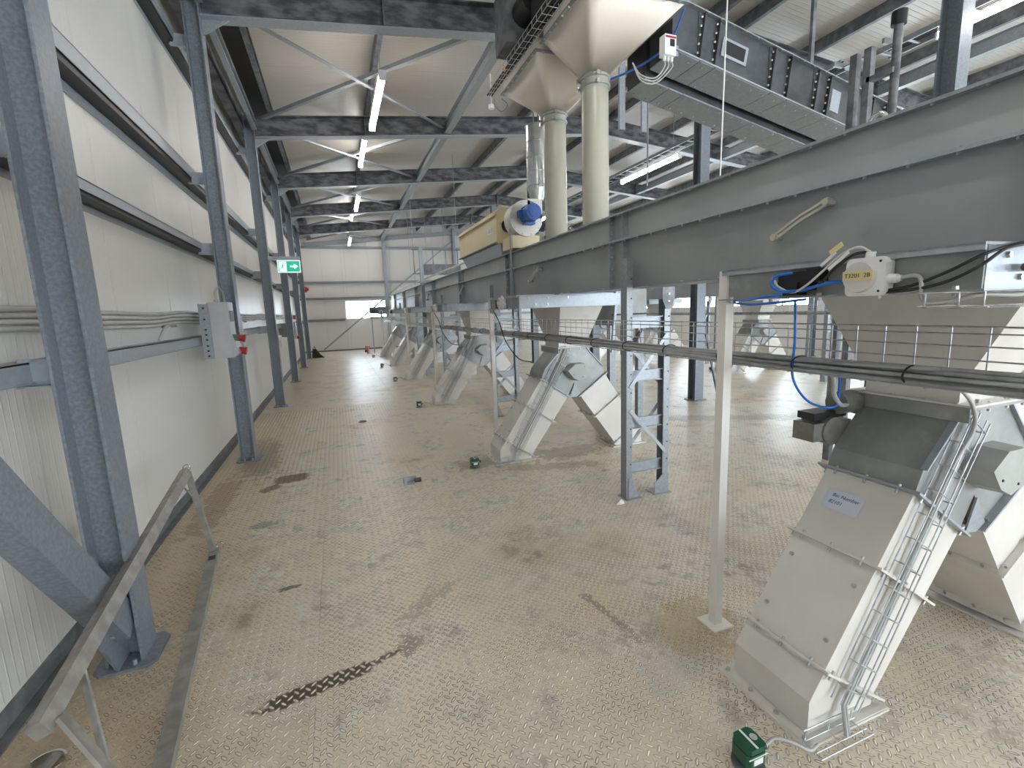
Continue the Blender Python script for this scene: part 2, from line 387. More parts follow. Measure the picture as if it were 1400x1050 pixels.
gm.build('lug_grime_shade', 'lug_grime_shade', fl, kind='stuff')

# left wall: sandwich panels
wl = bpy.data.objects.new('wall_left', None); COL.objects.link(wl); struct(wl)
pm = MB().box(-0.08, 0, 0.0025, 1.1375, 0, 5.08).mesh('wall_panel'); pm.materials.append(MATS['wall_panel'])
y = 2.84 - 1.14*9
while y < YF - 0.1:
    link('wall_panel', pm, wl, (XL, y, 0)); y += 1.14
MB().box(XL-0.12, XL-0.075, YB, YF+0.3, 0, 5.1).build('backing', 'dark_void', wl)
o = MB().box(XL, XL+0.012, YB, YF, 0, 0.085).box(XL, XL+0.06, YB, YF, 0, 0.008).build('baseboard_left', 'base_trim'); struct(o)

# right wall with a long row of windows
wr = bpy.data.objects.new('wall_right', None); COL.objects.link(wr); struct(wr)
o = MB().box(XR, XR+0.08, YB, YF, 0, 1.40).build('lower_cladding', 'wall_panel', wr)
MB().box(XR, XR+0.08, YB, YF, 2.28, 5.1).build('upper_cladding', 'wall_panel', wr)
wn = 1
def window(axis, a0, a1, pos, n, name, z0=1.40, z1=2.28):
    w = bpy.data.objects.new(name, None); COL.objects.link(w); struct(w)
    def bx(m, u0, u1, z0, z1, d0, d1):
        return m.box(pos+d0, pos+d1, u0, u1, z0, z1) if axis == 'x' else m.box(u0, u1, pos+d0, pos+d1, z0, z1)
    f = MB(); t = 0.045
    bx(f, a0, a1, z0, z0+t, -0.01, 0.06); bx(f, a0, a1, z1-t, z1, -0.01, 0.06)
    for i in range(n+1):
        c = a0 + (a1-a0)*i/n; lo = max(a0, c-t/2); hi = min(a1, c+t/2)
        if hi-lo < t: lo, hi = (a0, a0+t) if i == 0 else (a1-t, a1)
        bx(f, lo, hi, z0, z1, -0.01, 0.06)
    f.build('window_frame', 'white_paint', w)
    for i in range(n):
        p = MB(); bx(p, a0+(a1-a0)*i/n, a0+(a1-a0)*(i+1)/n, z0+t*0.5, z1-t*0.5, 0.02, 0.026); p.build('pane', 'window_glass', w)
yy = [YB, -4.25] + [FY[0]-3.42] + FY + [YF]
for i in range(len(yy)-1):
    MB().box(XR, XR+0.08, yy[i]-0.2, yy[i]+0.2, 1.40, 2.28).build('pier_cladding', 'wall_panel', wr)
    if yy[i+1]-yy[i] > 1.5:
        window('x', yy[i]+0.2, yy[i+1]-0.2, XR, 3, 'window_%d' % wn); wn += 1
MB().box(XR, XR+0.08, YF-0.2, YF, 1.40, 2.28).build('pier_cladding', 'wall_panel', wr)

# far gable
wf = bpy.data.objects.new('wall_far', None); COL.objects.link(wf); struct(wf)
x = XL
k = 0
while x < XR - 0.01:
    x2 = min(x+1.0, XR)
    def gp(za, zb_a, zb_b, xa, xb):
        MB().prism([(xa+0.002, za), (xb-0.002, za), (xb-0.002, zb_b), (xa+0.002, zb_a)], 'y', YF, YF+0.08).build('wall_panel', 'wall_panel_far', wf)
    cuts = [c for c in (0.46, 2.30) if x < c < x2]
    segs = [x] + cuts + [x2]
    for a, b in zip(segs[:-1], segs[1:]):
        if 0.46 - 1e-6 <= a and b <= 2.30 + 1e-6:
            gp(0, 1.41, 1.41, a, b); gp(2.27, zroof(a)+0.02, zroof(b)+0.02, a, b)
        elif a < XM < b:
            gp(0, zroof(a)+0.02, zroof(XM)+0.02, a, XM); gp(0, zroof(XM)+0.02, zroof(b)+0.02, XM, b)
        else: gp(0, zroof(a)+0.02, zroof(b)+0.02, a, b)
    x = x2
MB().box(XL, 0.46, YF+0.085, YF+0.10, 0, 5.9).box(2.30, XR, YF+0.085, YF+0.10, 0, 5.9).box(0.46, 2.30, YF+0.085, YF+0.10, 0, 1.40).box(0.46, 2.30, YF+0.085, YF+0.10, 2.28, 5.9).build('backing', 'dark_void', wf)  # unseen sheet added to stop light leaking between the panels
window('y', 0.46, 2.30, YF, 2, 'window_%d' % wn, 1.41, 2.27); wn += 1
o = MB().box(XL, XR, YF-0.012, YF, 0, 0.06).build('baseboard_far', 'base_trim'); struct(o)
# rear gable (behind the camera) with its wide daylight opening
wb = bpy.data.objects.new('wall_rear', None); COL.objects.link(wb); struct(wb)
o = MB().box(XL, XR, YB-0.08, YB, 0, 0.9).box(XL, XR, YB-0.08, YB, 3.0, 5.85).box(XL, 2.8, YB-0.08, YB, 0.9, 3.0).box(12.2, XR, YB-0.08, YB, 0.9, 3.0).build('cladding', 'wall_panel_far', wb)

# roof
ce = bpy.data.objects.new('ceiling', None); COL.objects.link(ce); struct(ce)
def roofmesh(xa, xb):
    m = MB().prism([(xa, zroof(xa)), (xb, zroof(xb)), (xb, zroof(xb)+0.08), (xa, zroof(xa)+0.08)], 'y', 0.002, 0.998).mesh('roof_panel'); m.materials.append(MATS['roof_panel']); return m
ra, rb = roofmesh(XL-0.1, XM), roofmesh(XM, XR+0.1)
y = YB
while y < YF:
    link('roof_panel', ra, ce, (0, y, 0)); link('roof_panel', rb, ce, (0, y, 0)); y += 1.0
MB().box(XL-0.3, XR+0.3, YB-0.3, YF+0.3, 5.95, 6.0).build('roof_cover', 'dark_void', ce)

# ================================================================== PRIMARY STEEL
ba = MB()
def base_plate(m, x0, x1, y0, y1, c=0.035, h=0.015):
    m.prism([(x0+c, y0), (x1-c, y0), (x1, y0+c), (x1, y1-c), (x1-c, y1), (x0+c, y1), (x0, y1-c), (x0, y0+c)], 'z', 0, h); return m
for k, fy in enumerate(FY):
    t = thing('steel_column', '%s galvanized I-section column along the left wall, counted from the camera' % ORD[k], 'column', (-1.07, fy, 0), 'left wall columns')
    m = MB(); m.ibeam((0, 0, 0.012), (0, 0, 4.95), 0.15, 0.165, 0.013, 0.010, up=(1, 0, 0)); m.build('profile', 'column_steel', t)
    base_plate(MB(), -0.12, 0.13, -0.13, 0.13).build('base_plate', 'column_steel', t)
    b = MB()
    for sx in (-0.03, 0.045):
        for sy in (-0.10, 0.10): b.cyl((sx, sy, 0.015), (sx, sy, 0.04), 0.009, n=8)
    b.build('anchor_bolts', 'bolt_zinc', t, kind='stuff')
    # girt cleats
    for z in (1.40, 2.36, 3.08, 4.40):
        MB().box(-0.24, -0.076, 0.06, 0.068, z-0.06, z+0.06).box(-0.24, -0.076, 0.02, 0.068, z-0.064, z-0.056).build('girt_cleat', 'galv_light', t)
for k, fy in enumerate(FY[1:]):
    t = thing('portal_rafter', '%s dark galvanized roof rafter spanning the hall, counted from the camera' % ORD[k], 'roof beam', (0, fy, 0), 'roof rafters')
    for nm, xa, xb in (('rafter_beam', -1.0, XM), ('rafter_beam', 2*XM+1.0, XM)):
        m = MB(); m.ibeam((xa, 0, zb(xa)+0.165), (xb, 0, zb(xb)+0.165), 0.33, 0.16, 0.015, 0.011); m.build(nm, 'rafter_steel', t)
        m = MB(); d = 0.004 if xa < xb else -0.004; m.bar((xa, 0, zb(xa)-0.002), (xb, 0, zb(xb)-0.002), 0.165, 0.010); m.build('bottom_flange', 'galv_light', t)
    MB().box(XM-0.015, XM+0.015, -0.09, 0.09, zb(XM)-0.05, zb(XM)+0.36).build('ridge_plate', 'galv_dark', t)
    MB().prism([(-1.0, zb(-1)-0.005), (-0.74, zb(-0.74)-0.002), (-1.0, zb(-1)-0.16)], 'y', -0.006, 0.006).build('knee_gusset', 'galv', t)
    for xs_ in (2.3, 8.97, 0.8):
        MB().box(xs_-0.005, xs_+0.005, -0.078, 0.078, zb(xs_)+0.015, zb(xs_)+0.315).build('stiffener', 'galv_dark', t)
for k, (fy) in enumerate([2.98, 6.17, 9.45, 12.9, 16.3]):
    t = thing('steel_column', '%s tall galvanized column standing in the middle of the hall' % ORD[k], 'column', (5.52, fy, 0), 'mid-hall columns')
    m = MB(); m.ibeam((0, 0, 0.012), (0, 0, zb(5.52)-0.012), 0.17, 0.17, 0.013, 0.010, up=(0, 1, 0)); m.build('profile', 'column_steel', t)
    base_plate(MB(), -0.14, 0.14, -0.14, 0.14).build('base_plate', 'column_steel', t)
for k, fy in enumerate(FY):
    if k == 0: continue
    t = thing('steel_column', '%s column against the windowed right wall, mostly behind the conveyors' % ORD[k-1], 'column', (12.37, fy, 0), 'right wall columns')
    MB().ibeam((0, 0, 0.012), (0, 0, 4.95), 0.15, 0.165, 0.013, 0.010, up=(1, 0, 0)).build('profile', 'column_steel', t)
    base_plate(MB(), -0.12, 0.12, -0.13, 0.13).build('base_plate', 'column_steel', t)

# longitudinal members (between the rafters)
def member(name, label, cat, mb, mat, group=None):
    o = mb.build(name, mat); tag(o, label, cat, group); return o
names = {-0.75: 'closest to the left eaves', 0.82: 'above the left row of tube lights', 3.9: 'left of the roof ridge', 5.35: 'just left of the roof ridge', 5.95: 'just right of the roof ridge',
         7.4: 'right of the roof ridge', 8.97: 'over the second conveyor line', 10.5: 'between the second conveyor and the right eaves', 12.05: 'closest to the right eaves'}
for x, w in names.items():
    m = MB(); z = zb(x)+0.33+0.085; m.cbeam((x, FY[0]-3, z), (x, YF-0.05, z), 0.17, 0.065, 0.006, lip=0.018)
    member('roof_purlin', 'long C-section roof purlin %s' % w, 'purlin', m, 'galv_dark', 'roof purlins')
for x, w in ((2.30, 'left'), (8.97, 'right')):
    t = thing('longitudinal_beam', 'galvanized tie beam running down the %s roof slope between the rafters' % w, 'roof beam', (x, 0, 0), 'longitudinal tie beams')
    for a, b in zip(FY[:-1], FY[1:]+[YF]):
        m = MB(); z = zb(x)+0.12; m.ibeam((0, a+0.09, z), (0, b-0.09, z), 0.19, 0.12, 0.010, 0.007); m.build('beam_segment', 'galv', t)
    m = MB(); a, b = FY[-1], YF; m.ibeam((0, a+0.09, zb(x)+0.12), (0, b-0.01, zb(x)+0.12), 0.19, 0.12, 0.010, 0.007); m.build('beam_segment', 'galv', t)
# eaves strut
t = thing('eaves_strut', 'galvanized eaves strut linking the left column heads under the roof edge', 'strut', (-1.02, 0, 4.78))
for a, b in zip(FY[:-1], FY[1:]):
    MB().cbeam((0, a+0.08, 0), (0, b-0.08, 0), 0.16, 0.07, 0.007, lip=0.02).build('strut_segment', 'galv', t)
o = MB().box(-1.30, -1.17, FY[0]-3, YF-0.05, 4.80, 5.0).build('eaves_purlin', 'rafter_steel'); tag(o, 'dark eaves purlin tucked between left wall and roof', 'purlin')

o = MB().prism([(-1.0, zroof(-1.0)-0.03), (-0.78, zroof(-0.78)-0.03), (-0.78, zroof(-0.78)-0.004), (-1.0, zroof(-1.0)-0.004)], 'y', FY[0]-3, YF-0.05).build('eaves_dark_strip', 'black'); tag(o, 'added black strip under the roof edge along the left eaves', 'lining')  # black strip added to darken the gap under the eaves
# wall girts on the left wall: top flange with a hanging lip, open below
for z0, z1, w in ((1.355, 1.445, 'carrying the grey cable conduits'), (2.29, 2.42, 'at head height above the conduits'), (2.965, 3.185, 'high up, second below the roof'), (4.34, 4.46, 'highest, just under the eaves')):
    m = MB(); xf = -1.27
    m.box(XL+0.002, xf, FY[0]-3.4, YF-0.02, z1-0.006, z1)
    m.box(xf-0.006, xf, FY[0]-3.4, YF-0.02, z0+(z1-z0)*(0.5 if z0 > 2 else 0.05), z1)
    m.box(XL+0.002, XL+0.008, FY[0]-3.4, YF-0.02, z0, z1)
    if z0 < 2: m.box(XL+0.002, xf+0.01, FY[0]-3.4, YF-0.02, z0, z0+0.006)
    gt = member('wall_girt', 'horizontal cold-formed girt along the left wall, %s' % w, 'girt', m, 'galv_light', 'left wall girts')
    if z0 > 2: MB().box(XL+0.009, xf-0.012, FY[0]-3.4, YF-0.02, z0+(z1-z0)*0.30, z0+(z1-z0)*0.55).build('shade_strip', 'black', gt)  # black strip added inside the girt to deepen its underside shade
# far gable girts, posts and braces
for z, w in ((4.60, 'topmost'), (3.07, 'second from the top'), (2.37, 'just above the bright window'), (1.41, 'lowest, at the window sill')):
    m = MB()
    spans = ((XL+0.05, 2.28), (2.44, 5.6), (5.72, XR-0.1)) if z > 1.5 else ((XL+0.05, 0.44), (2.44, 5.6), (5.72, XR-0.1))
    for a, b in spans: m.cbeam((a, YF-0.03, z), (b, YF-0.03, z), 0.11, 0.07, 0.007, lip=0.02)
    member('gable_girt', '%s horizontal girt across the far gable wall' % w, 'girt', m, 'galv', 'far gable girts')
for x, w in ((2.36, 'beside the bright far window'), (5.66, 'under the ridge'), (8.97, 'in the right half')):
    m = MB(); m.ibeam((x, YF-0.12, 0), (x, YF-0.12, zb(x)+0.3), 0.17, 0.13, 0.012, 0.009, up=(0, 1, 0))
    member('gable_post', 'galvanized post on the far gable wall %s' % w, 'column', m, 'galv', 'far gable posts')
m = MB(); m.bar((-0.6, YF-0.26, 0.1), (5.5, YF-0.26, 4.9), 0.07, 0.02, up=(0, 1, 0)); member('wall_brace', 'long diagonal flat brace across the far gable window', 'brace', m, 'galv')
m = MB(); m.ibeam((-1.0, YF-0.1, zb(-1.0)+0.1), (XM, YF-0.1, zb(XM)+0.1), 0.18, 0.1, 0.01, 0.007); m.ibeam((2*XM+1.0, YF-0.1, zb(-1.0)+0.1), (XM, YF-0.1, zb(XM)+0.1), 0.18, 0.1, 0.01, 0.007)
member('gable_rafter', 'light rafter along the top of the far gable wall', 'roof beam', m, 'galv')
# roof X bracing
for k in range(1, 6):
    a = FY[k]; b = FY[k+1] if k < 5 else YF-0.15
    for nm, p0, p1, dz in (('running away from the left eaves', (-0.85, a+0.09, zb(-0.85)+0.20), (2.22, b-0.09, zb(2.2)+0.12), 0), ('running back to the left eaves', (2.22, a+0.09, zb(2.2)+0.17), (-0.85, b-0.09, zb(-0.85)+0.26), 0)):
        m = MB(); L = [(-0.03,-0.003),(0.03,-0.003),(0.03,0.003),(-0.024,0.003),(-0.024,0.05),(-0.03,0.05)]; m.sweep(L, p0, p1, (0, 0, 1))
        member('roof_brace', 'diagonal angle brace of the %s roof bay, %s' % (ORD[k-1], nm), 'brace', m, 'galv', 'roof bracing')
# foot brace of the nearest column
t = thing('wall_brace', 'heavy galvanized channel brace rising left from the foot of the nearest column', 'brace', (-1.07, 2.55, 0))
p0 = Vector((0, -0.02, 0.20)); p1 = Vector((0, -1.9, 2.80))
d = (p1-p0).normalized()
m = MB(); m.sweep([(-0.05,-0.07),(0.05,-0.07),(0.05,-0.062),(-0.042,-0.062),(-0.042,0.062),(0.05,0.062),(0.05,0.07),(-0.05,0.07)], p0, p1, (0, d.z, -d.y)); m.build('channel', 'column_steel', t)
MB().prism([(-0.09, 0.02), (0.05, 0.02), (0.05, 0.42), (-0.12, 0.34), (-0.28, 0.36)], 'x', -0.018, -0.006).build('gusset_plate', 'column_steel', t)
b = MB()
for q in ((-0.06, 0.26), (-0.10, 0.20), (-0.14, 0.30)): b.hexbolt((-0.006, q[0], q[1]), (1, 0, 0), 0.012, 0.012)
b.build('bolt_heads', 'bolt_zinc', t, kind='stuff')

# ================================================================== LIGHTS
def tube_light(x, y0, y1, z, label):
    t = thing('tube_light', label, 'light', (x, y0, z), 'batten tube lights'); L = y1-y0
    MB().box(-0.035, 0.035, 0, L, 0.05, 0.085).build('housing', 'white_paint', t)
    m = MB(); prof = [(-0.04, 0.055), (-0.045, 0.02), (-0.03, -0.015), (0, -0.028), (0.03, -0.015), (0.045, 0.02), (0.04, 0.055)]
    m.prism(prof, 'y', 0.01, L-0.01); fixn(m.build('diffuser', 'tube_light', t))
    for e in (0, L): MB().box(-0.047, 0.047, e-0.012, e+0.012, -0.03, 0.088).build('end_cap', 'white_plastic', t)
    for e in (0.2, L-0.2): MB().cyl((0, e, 0.085), (0, e, zroof(x)-z), 0.006, n=6).build('hanger_rod', 'galv', t)
for k, (a, b) in enumerate(((6.70, 8.50), (9.95, 11.75), (13.05, 14.95), (16.4, 18.2), (19.9, 22.2))):
    tube_light(0.84, a, b, (4.60, 4.93, 4.60, 4.93, 4.60)[k], '%s lit tube light in the row along the left aisle' % ORD[k])
for k, (a, b) in enumerate(((1.9, 3.9), (8.36, 10.45), (14.6, 16.6))):  # nearest and farthest of these tubes are added to light the hall
    tube_light(6.92, a, b, 4.58, ('added unseen tube light above the mid hall near the camera, out of the left aisle', 'lit tube light hung below the cable ladder right of the pipes', 'far added tube light below the cable ladder')[k])
tube_light(0.84, 0.3, 2.2, 4.60, 'unseen extra tube light of the left aisle row just behind the nearest column, overhead')  # extra tube out of view, added for more light
for k, y in enumerate((0.5, 6.5, 12.5, 18.5)): tube_light(10.9, y, y+2.0, 4.50, '%s lit tube light of the added row near the windowed right wall' % ORD[k])  # row added to brighten the right half, mostly out of view
# ================================================================== CONVEYOR LINES
UY = [1.22 + 3.45*k for k in range(6)]
X1, X2 = 2.35, 8.95
def conveyor(xc, y0, y1, label, detail):
    t = thing('drag_conveyor', label, 'conveyor', (xc, 0, 0))
    sp = [y for y in [3.405 + 2.575*i for i in range(-2, 8)] if y0 < y < y1]
    ed = [y0] + sp + [y1]
    for a, b in zip(ed[:-1], ed[1:]):
        a2, b2 = (a if a == y0 else a+0.09), (b if b == y1 else b-0.09)
        MB().box(-0.105, 0.105, a2, b2, 1.742, 2.116).build('trough_section', 'conveyor_sheet', t)
        MB().box(-0.103, 0.103, a2, b2, 2.122, 2.322).build('upper_section', 'conveyor_upper', t)
    for s in sp:
        MB().box(-0.107, 0.107, s-0.09, s+0.09, 1.742, 2.322).build('splice_plate', 'conveyor_sheet', t)
        for e in (-0.095, 0.095):
            MB().box(-0.157, 0.157, s+e-0.006, s+e+0.006, 1.73, 2.325).build('splice_flange', 'galv', t)
    MB().box(-0.160, 0.160, y0, y1, 2.322, 2.330).box(-0.163, -0.159, y0, y1, 2.316, 2.330).build('lid_flange', 'galv', t)
    MB().box(-0.160, 0.160, y0, y1, 2.116, 2.122).box(-0.163, -0.159, y0, y1, 2.112, 2.126).build('middle_flange', 'galv_light', t)
    MB().box(-0.155, 0.155, y0, y1, 1.735, 1.742).build('bottom_flange', 'galv', t)
    b = MB(); y = y0+0.1
    while y < min(y1, 13):
        b.hexbolt((-0.148, y, 2.116), (0, 0, -1), 0.008, 0.014).hexbolt((-0.148, y, 2.122), (0, 0, 1), 0.008, 0.010); b.hexbolt((-0.148, y+0.1, 2.322), (0, 0, -1), 0.007, 0.012)
        if int(y*10) % 2 == 0: b.hexbolt((-0.140, y, 1.742), (0, 0, 1), 0.008, 0.010)
        y += 0.165
    for s in sp:
        for z in (1.80, 1.90, 2.0, 2.08, 2.18, 2.27):
            b.hexbolt((-0.138, s-0.089, z), (0, 1, 0), 0.009, 0.014); b.hexbolt((-0.138, s+0.089, z), (0, -1, 0), 0.009, 0.014)
    b.build('bolt_heads', 'bolt_zinc', t, kind='stuff')
    if detail:
        for yc in (1.77, 5.13, 8.5, 11.9):
            lv = MB(); p0 = Vector((-0.145, yc-0.135, 2.045)); p1 = Vector((-0.145, yc+0.0, 1.995)); p2 = Vector((-0.145, yc+0.14, 1.925))
            for o_ in (-0.012, 0.012):
                lv.bar(p0+Vector((0, 0, o_)), p1+Vector((0, 0, o_)), 0.010, 0.012, up=(0, 0, 1)); lv.bar(p1+Vector((0, 0, o_)), p2+Vector((0, 0, o_)), 0.010, 0.012, up=(0, 0, 1))
            lv.bar(p0+Vector((0, -0.01, 0.004)), p0+Vector((0, 0.02, -0.006)), 0.014, 0.036); lv.bar(p2+Vector((0, 0.01, -0.004)), p2+Vector((0, -0.02, 0.008)), 0.014, 0.036)
            lv.cyl((-0.10, p0.y, p0.z), (-0.160, p0.y, p0.z), 0.016, n=10); lv.cyl((-0.10, p2.y, p2.z), (-0.160, p2.y, p2.z), 0.018, n=10)
            lv.build('inspection_lever', 'lever_zinc', t)
        for yc in (1.53, 4.48):
            m = MB(); ring = [(0, yc+0.032*cos(a), 2.372+0.032*sin(a)) for a in [i*2*pi/14 for i in range(14)]]
            m.tube(ring, 0.011, 8, closed=True); m.cyl((0, yc, 2.33), (0, yc, 2.35), 0.02, n=10); m.build('lifting_eye', 'chrome', t)
    return t
conveyor(X1, -1.6, 20.3, 'long grey sheet-steel drag conveyor running down the hall beside the aisle', True)
conveyor(X2, 1.0, 20.3, 'second grey drag conveyor line in the right half, seen behind the first', False)
# far drive of the near conveyor
t = thing('conveyor_drive', 'blue-grey gear drive at the far end of the near conveyor', 'motor', (1.95, 20.2, 1.6))
MB().box(-0.30, 0.20, -0.18, 0.18, 0.0, 0.30).build('gearbox', 'galv', t); MB().cyl((-0.30, 0, 0.16), (-0.62, 0, 0.16), 0.13, n=18).build('motor_barrel', 'galv_dark', t)
MB().box(-0.62, 0.2, -0.1, 0.1, -0.16, -0.10).build('torque_arm', 'galv_dark', t)
for dx in (-0.55, -0.15): MB().box(dx-0.02, dx+0.02, -0.02, 0.02, -1.6, 0.0).build('support_leg', 'galv_light', t)

# ------------------------------------------------------------------ diverter chutes
def leg_polys(s):
    F1o, F1i = (-0.803, 0.25), (-0.514, 0.052); F2o, F2i = (-0.563, 0.60), (-0.26, 0.393); F3o, F3i = (-0.385, 0.86), (-0.072, 0.646)
    def mx(ps): return [(s*x, z) for x, z in ps]
    return dict(shoe=mx([(-0.875, 0.012), (-0.875, 0.145), F1o, F1i, (-0.53, 0.012)]), lower=mx([F1o, F2o, F2i, F1i]), upper=mx([F2o, F3o, F3i, F2i]),
                fl=[mx([F1o, F1i]), mx([F2o, F2i]), mx([F3o, F3i])])
HD = 0.17
def make_chute():
    t = thing('diverter_chute', 'x', 'chute', (0, 0, 0), 'two-way diverter chutes')
    for s, side in ((1, 'left'), (-1, 'right')):
        L = leg_polys(s)
        sh = MB().prism(L['shoe'], 'y', -HD, HD).build('chute_shoe', 'chute_paint', t); fixn(sh)
        fixn(MB().prism(L['lower'], 'y', -HD+0.002, HD-0.002).build('chute_section', 'chute_paint', t))
        fixn(MB().prism(L['upper'], 'y', -HD+0.002, HD-0.002).build('chute_section', 'chute_paint', t))
        for k, (a, b) in enumerate(L['fl']):
            d = Vector((b[0]-a[0], 0, b[1]-a[1])).normalized(); nrm = Vector((-d.z, 0, d.x)); e = 0.028
            m = MB(); p0 = Vector((a[0], 0, a[1]))-d*e; p1 = Vector((b[0], 0, b[1]))+d*e
            m.bar(p0, p1, 2*(HD+e), 0.009, up=nrm); fo = m.build('joint_flange', 'chute_paint' if k < 2 else 'galv_light', t)
            bm_ = MB()
            for q in (0.12, 0.5, 0.88):
                p = p0.lerp(p1, q)
                for yy_ in (-HD-0.014, HD+0.014): bm_.cyl(p+Vector((0, yy_, 0))-nrm*0.022, p+Vector((0, yy_, 0))+nrm*0.016, 0.006, n=6)
            for q in (-0.12, 0.0, 0.12):
                for pp in (p0+d*0.013, p1-d*0.013): bm_.cyl(pp+Vector((0, q, 0))-nrm*0.022, pp+Vector((0, q, 0))+nrm*0.016, 0.006, n=6)
            bm_.build('flange_bolts', 'bolt_zinc', fo, kind='stuff')
        m = MB(); m.box(min(s*-0.925, s*-0.48), max(s*-0.925, s*-0.48), -0.21, 0.21, 0, 0.010)
        bp = m.build('floor_flange', 'chute_paint', t)
        m = MB().box(min(s*-0.915, s*-0.89), max(s*-0.915, s*-0.89), -0.21, 0.21, 0.010, 0.013).box(min(s*-0.925, s*-0.48), max(s*-0.925, s*-0.48), -0.205, -0.185, 0.010, 0.013)
        m.build('sealing_lip', 'chute_paint', bp)
        bm_ = MB()
        for q in (-0.18, -0.06, 0.06, 0.18): bm_.hexbolt((s*-0.90, q, 0.010), (0, 0, 1), 0.011, 0.012)
        bm_.build('floor_bolts', 'bolt_zinc', bp, kind='stuff')
        # cover screws on the outer face
        bm_ = MB(); nn = Vector((-0.82*s, 0, 0.57))
        for (xx, zz) in ((-0.75, 0.33), (-0.62, 0.52)):
            for q in (-0.13, 0.13): bm_.hexbolt((s*xx, q, zz), nn, 0.009, 0.009)
        bm_.build('cover_screws', 'bolt_zinc', t, kind='stuff')
    hp = [(-0.155, 1.165), (-0.352, 0.95), (-0.385, 0.865), (-0.072, 0.652), (0, 0.79), (0.072, 0.652), (0.385, 0.865), (0.352, 0.95), (0.155, 1.165)]
    hp = [(-0.155, 1.165), (-0.352, 0.945), (-0.385, 0.865), (-0.072, 0.652), (0, 0.79), (0.072, 0.652), (0.385, 0.865), (0.352, 0.945), (0.155, 1.165)]
    h = MB(); n = len(hp)
    f = [(x, -HD, z) for x, z in hp]; bk = [(x, HD, z) for x, z in hp]
    o_ = 0; h.add(f+bk, [(0, 1, 2, 3, 4), (0, 4, 8), (4, 5, 6, 7, 8), (13, 12, 11, 10, 9), (17, 13, 9), (17, 16, 15, 14, 13)] + [(i, i+n, (i+1) % n + n, (i+1) % n) for i in range(n)])
    ho = fixn(h.build('diverter_head', 'head_sheet', t))
    m = MB().box(-0.20, 0.20, -0.22, 0.22, 1.165, 1.176).box(-0.205, -0.199, -0.22, 0.22, 1.120, 1.176)
    fo = m.build('head_flange', 'head_sheet', t)
    bm_ = MB()
    for q in (-0.17, -0.06, 0.06, 0.17): bm_.cyl((-0.188, q, 1.15), (-0.188, q, 1.19), 0.006, n=6); bm_.cyl((q, -0.208, 1.15), (q, -0.208, 1.19), 0.006, n=6)
    bm_.build('flange_bolts', 'bolt_zinc', fo, kind='stuff')
    # front edge folded stiffeners of the head
    for s in (1, -1): MB().bar((s*-0.155, -HD-0.004, 1.16), (s*-0.352, -HD-0.004, 0.95), 0.008, 0.024, up=(0, 1, 0)).build('edge_fold', 'galv_light', ho)
    # faceted actuator cover on the front
    hx = [(-0.035, 1.005), (0.085, 1.005), (0.145, 0.925), (0.10, 0.845), (0.02, 0.815), (-0.06, 0.85), (-0.13, 0.935)]
    c = MB(); f0 = [(x, -HD, z) for x, z in hx]; f1 = [(x*0.92+0.004, -HD-0.10, z*0.96+0.037) for x, z in hx]; c.loft(f0, f1)
    co = fixn(c.build('drive_cover', 'cover_grey', t))
    bm_ = MB()
    for x, z in ((0.08, 0.97), (-0.05, 0.89), (0.06, 0.86)): bm_.hexbolt((x, -HD-0.10, z), (0, -1, 0), 0.006, 0.003)
    bm_.build('cover_screws', 'black', co, kind='stuff')
    fixn(MB().prism([(-0.055, 0.64), (0.0, 0.78), (0.075, 0.66), (0.02, 0.63)], 'y', -HD-0.012, -HD-0.004).build('crotch_plate', 'galv', t))
    # rear rotary actuator, seen past the left side
    return t
def add_actuator(t):
    m = MB(); m.cyl((-0.33, HD+0.02, 1.14), (-0.23, HD+0.02, 1.14), 0.05, n=20); m.box(-0.25, -0.19, HD-0.02, HD+0.05, 1.09, 1.17); m.build('limit_switch', 'actuator_grey', t)
    m = MB(); m.box(-0.47, -0.24, HD+0.01, HD+0.11, 0.98, 1.06); m.cyl((-0.36, HD+0.0, 1.02), (-0.36, HD+0.12, 1.02), 0.062, n=16); m.build('rotary_actuator', 'actuator_grey', t)
    MB().box(-0.46, -0.26, HD+0.02, HD+0.10, 1.075, 1.105).build('valve_block', 'black', t)
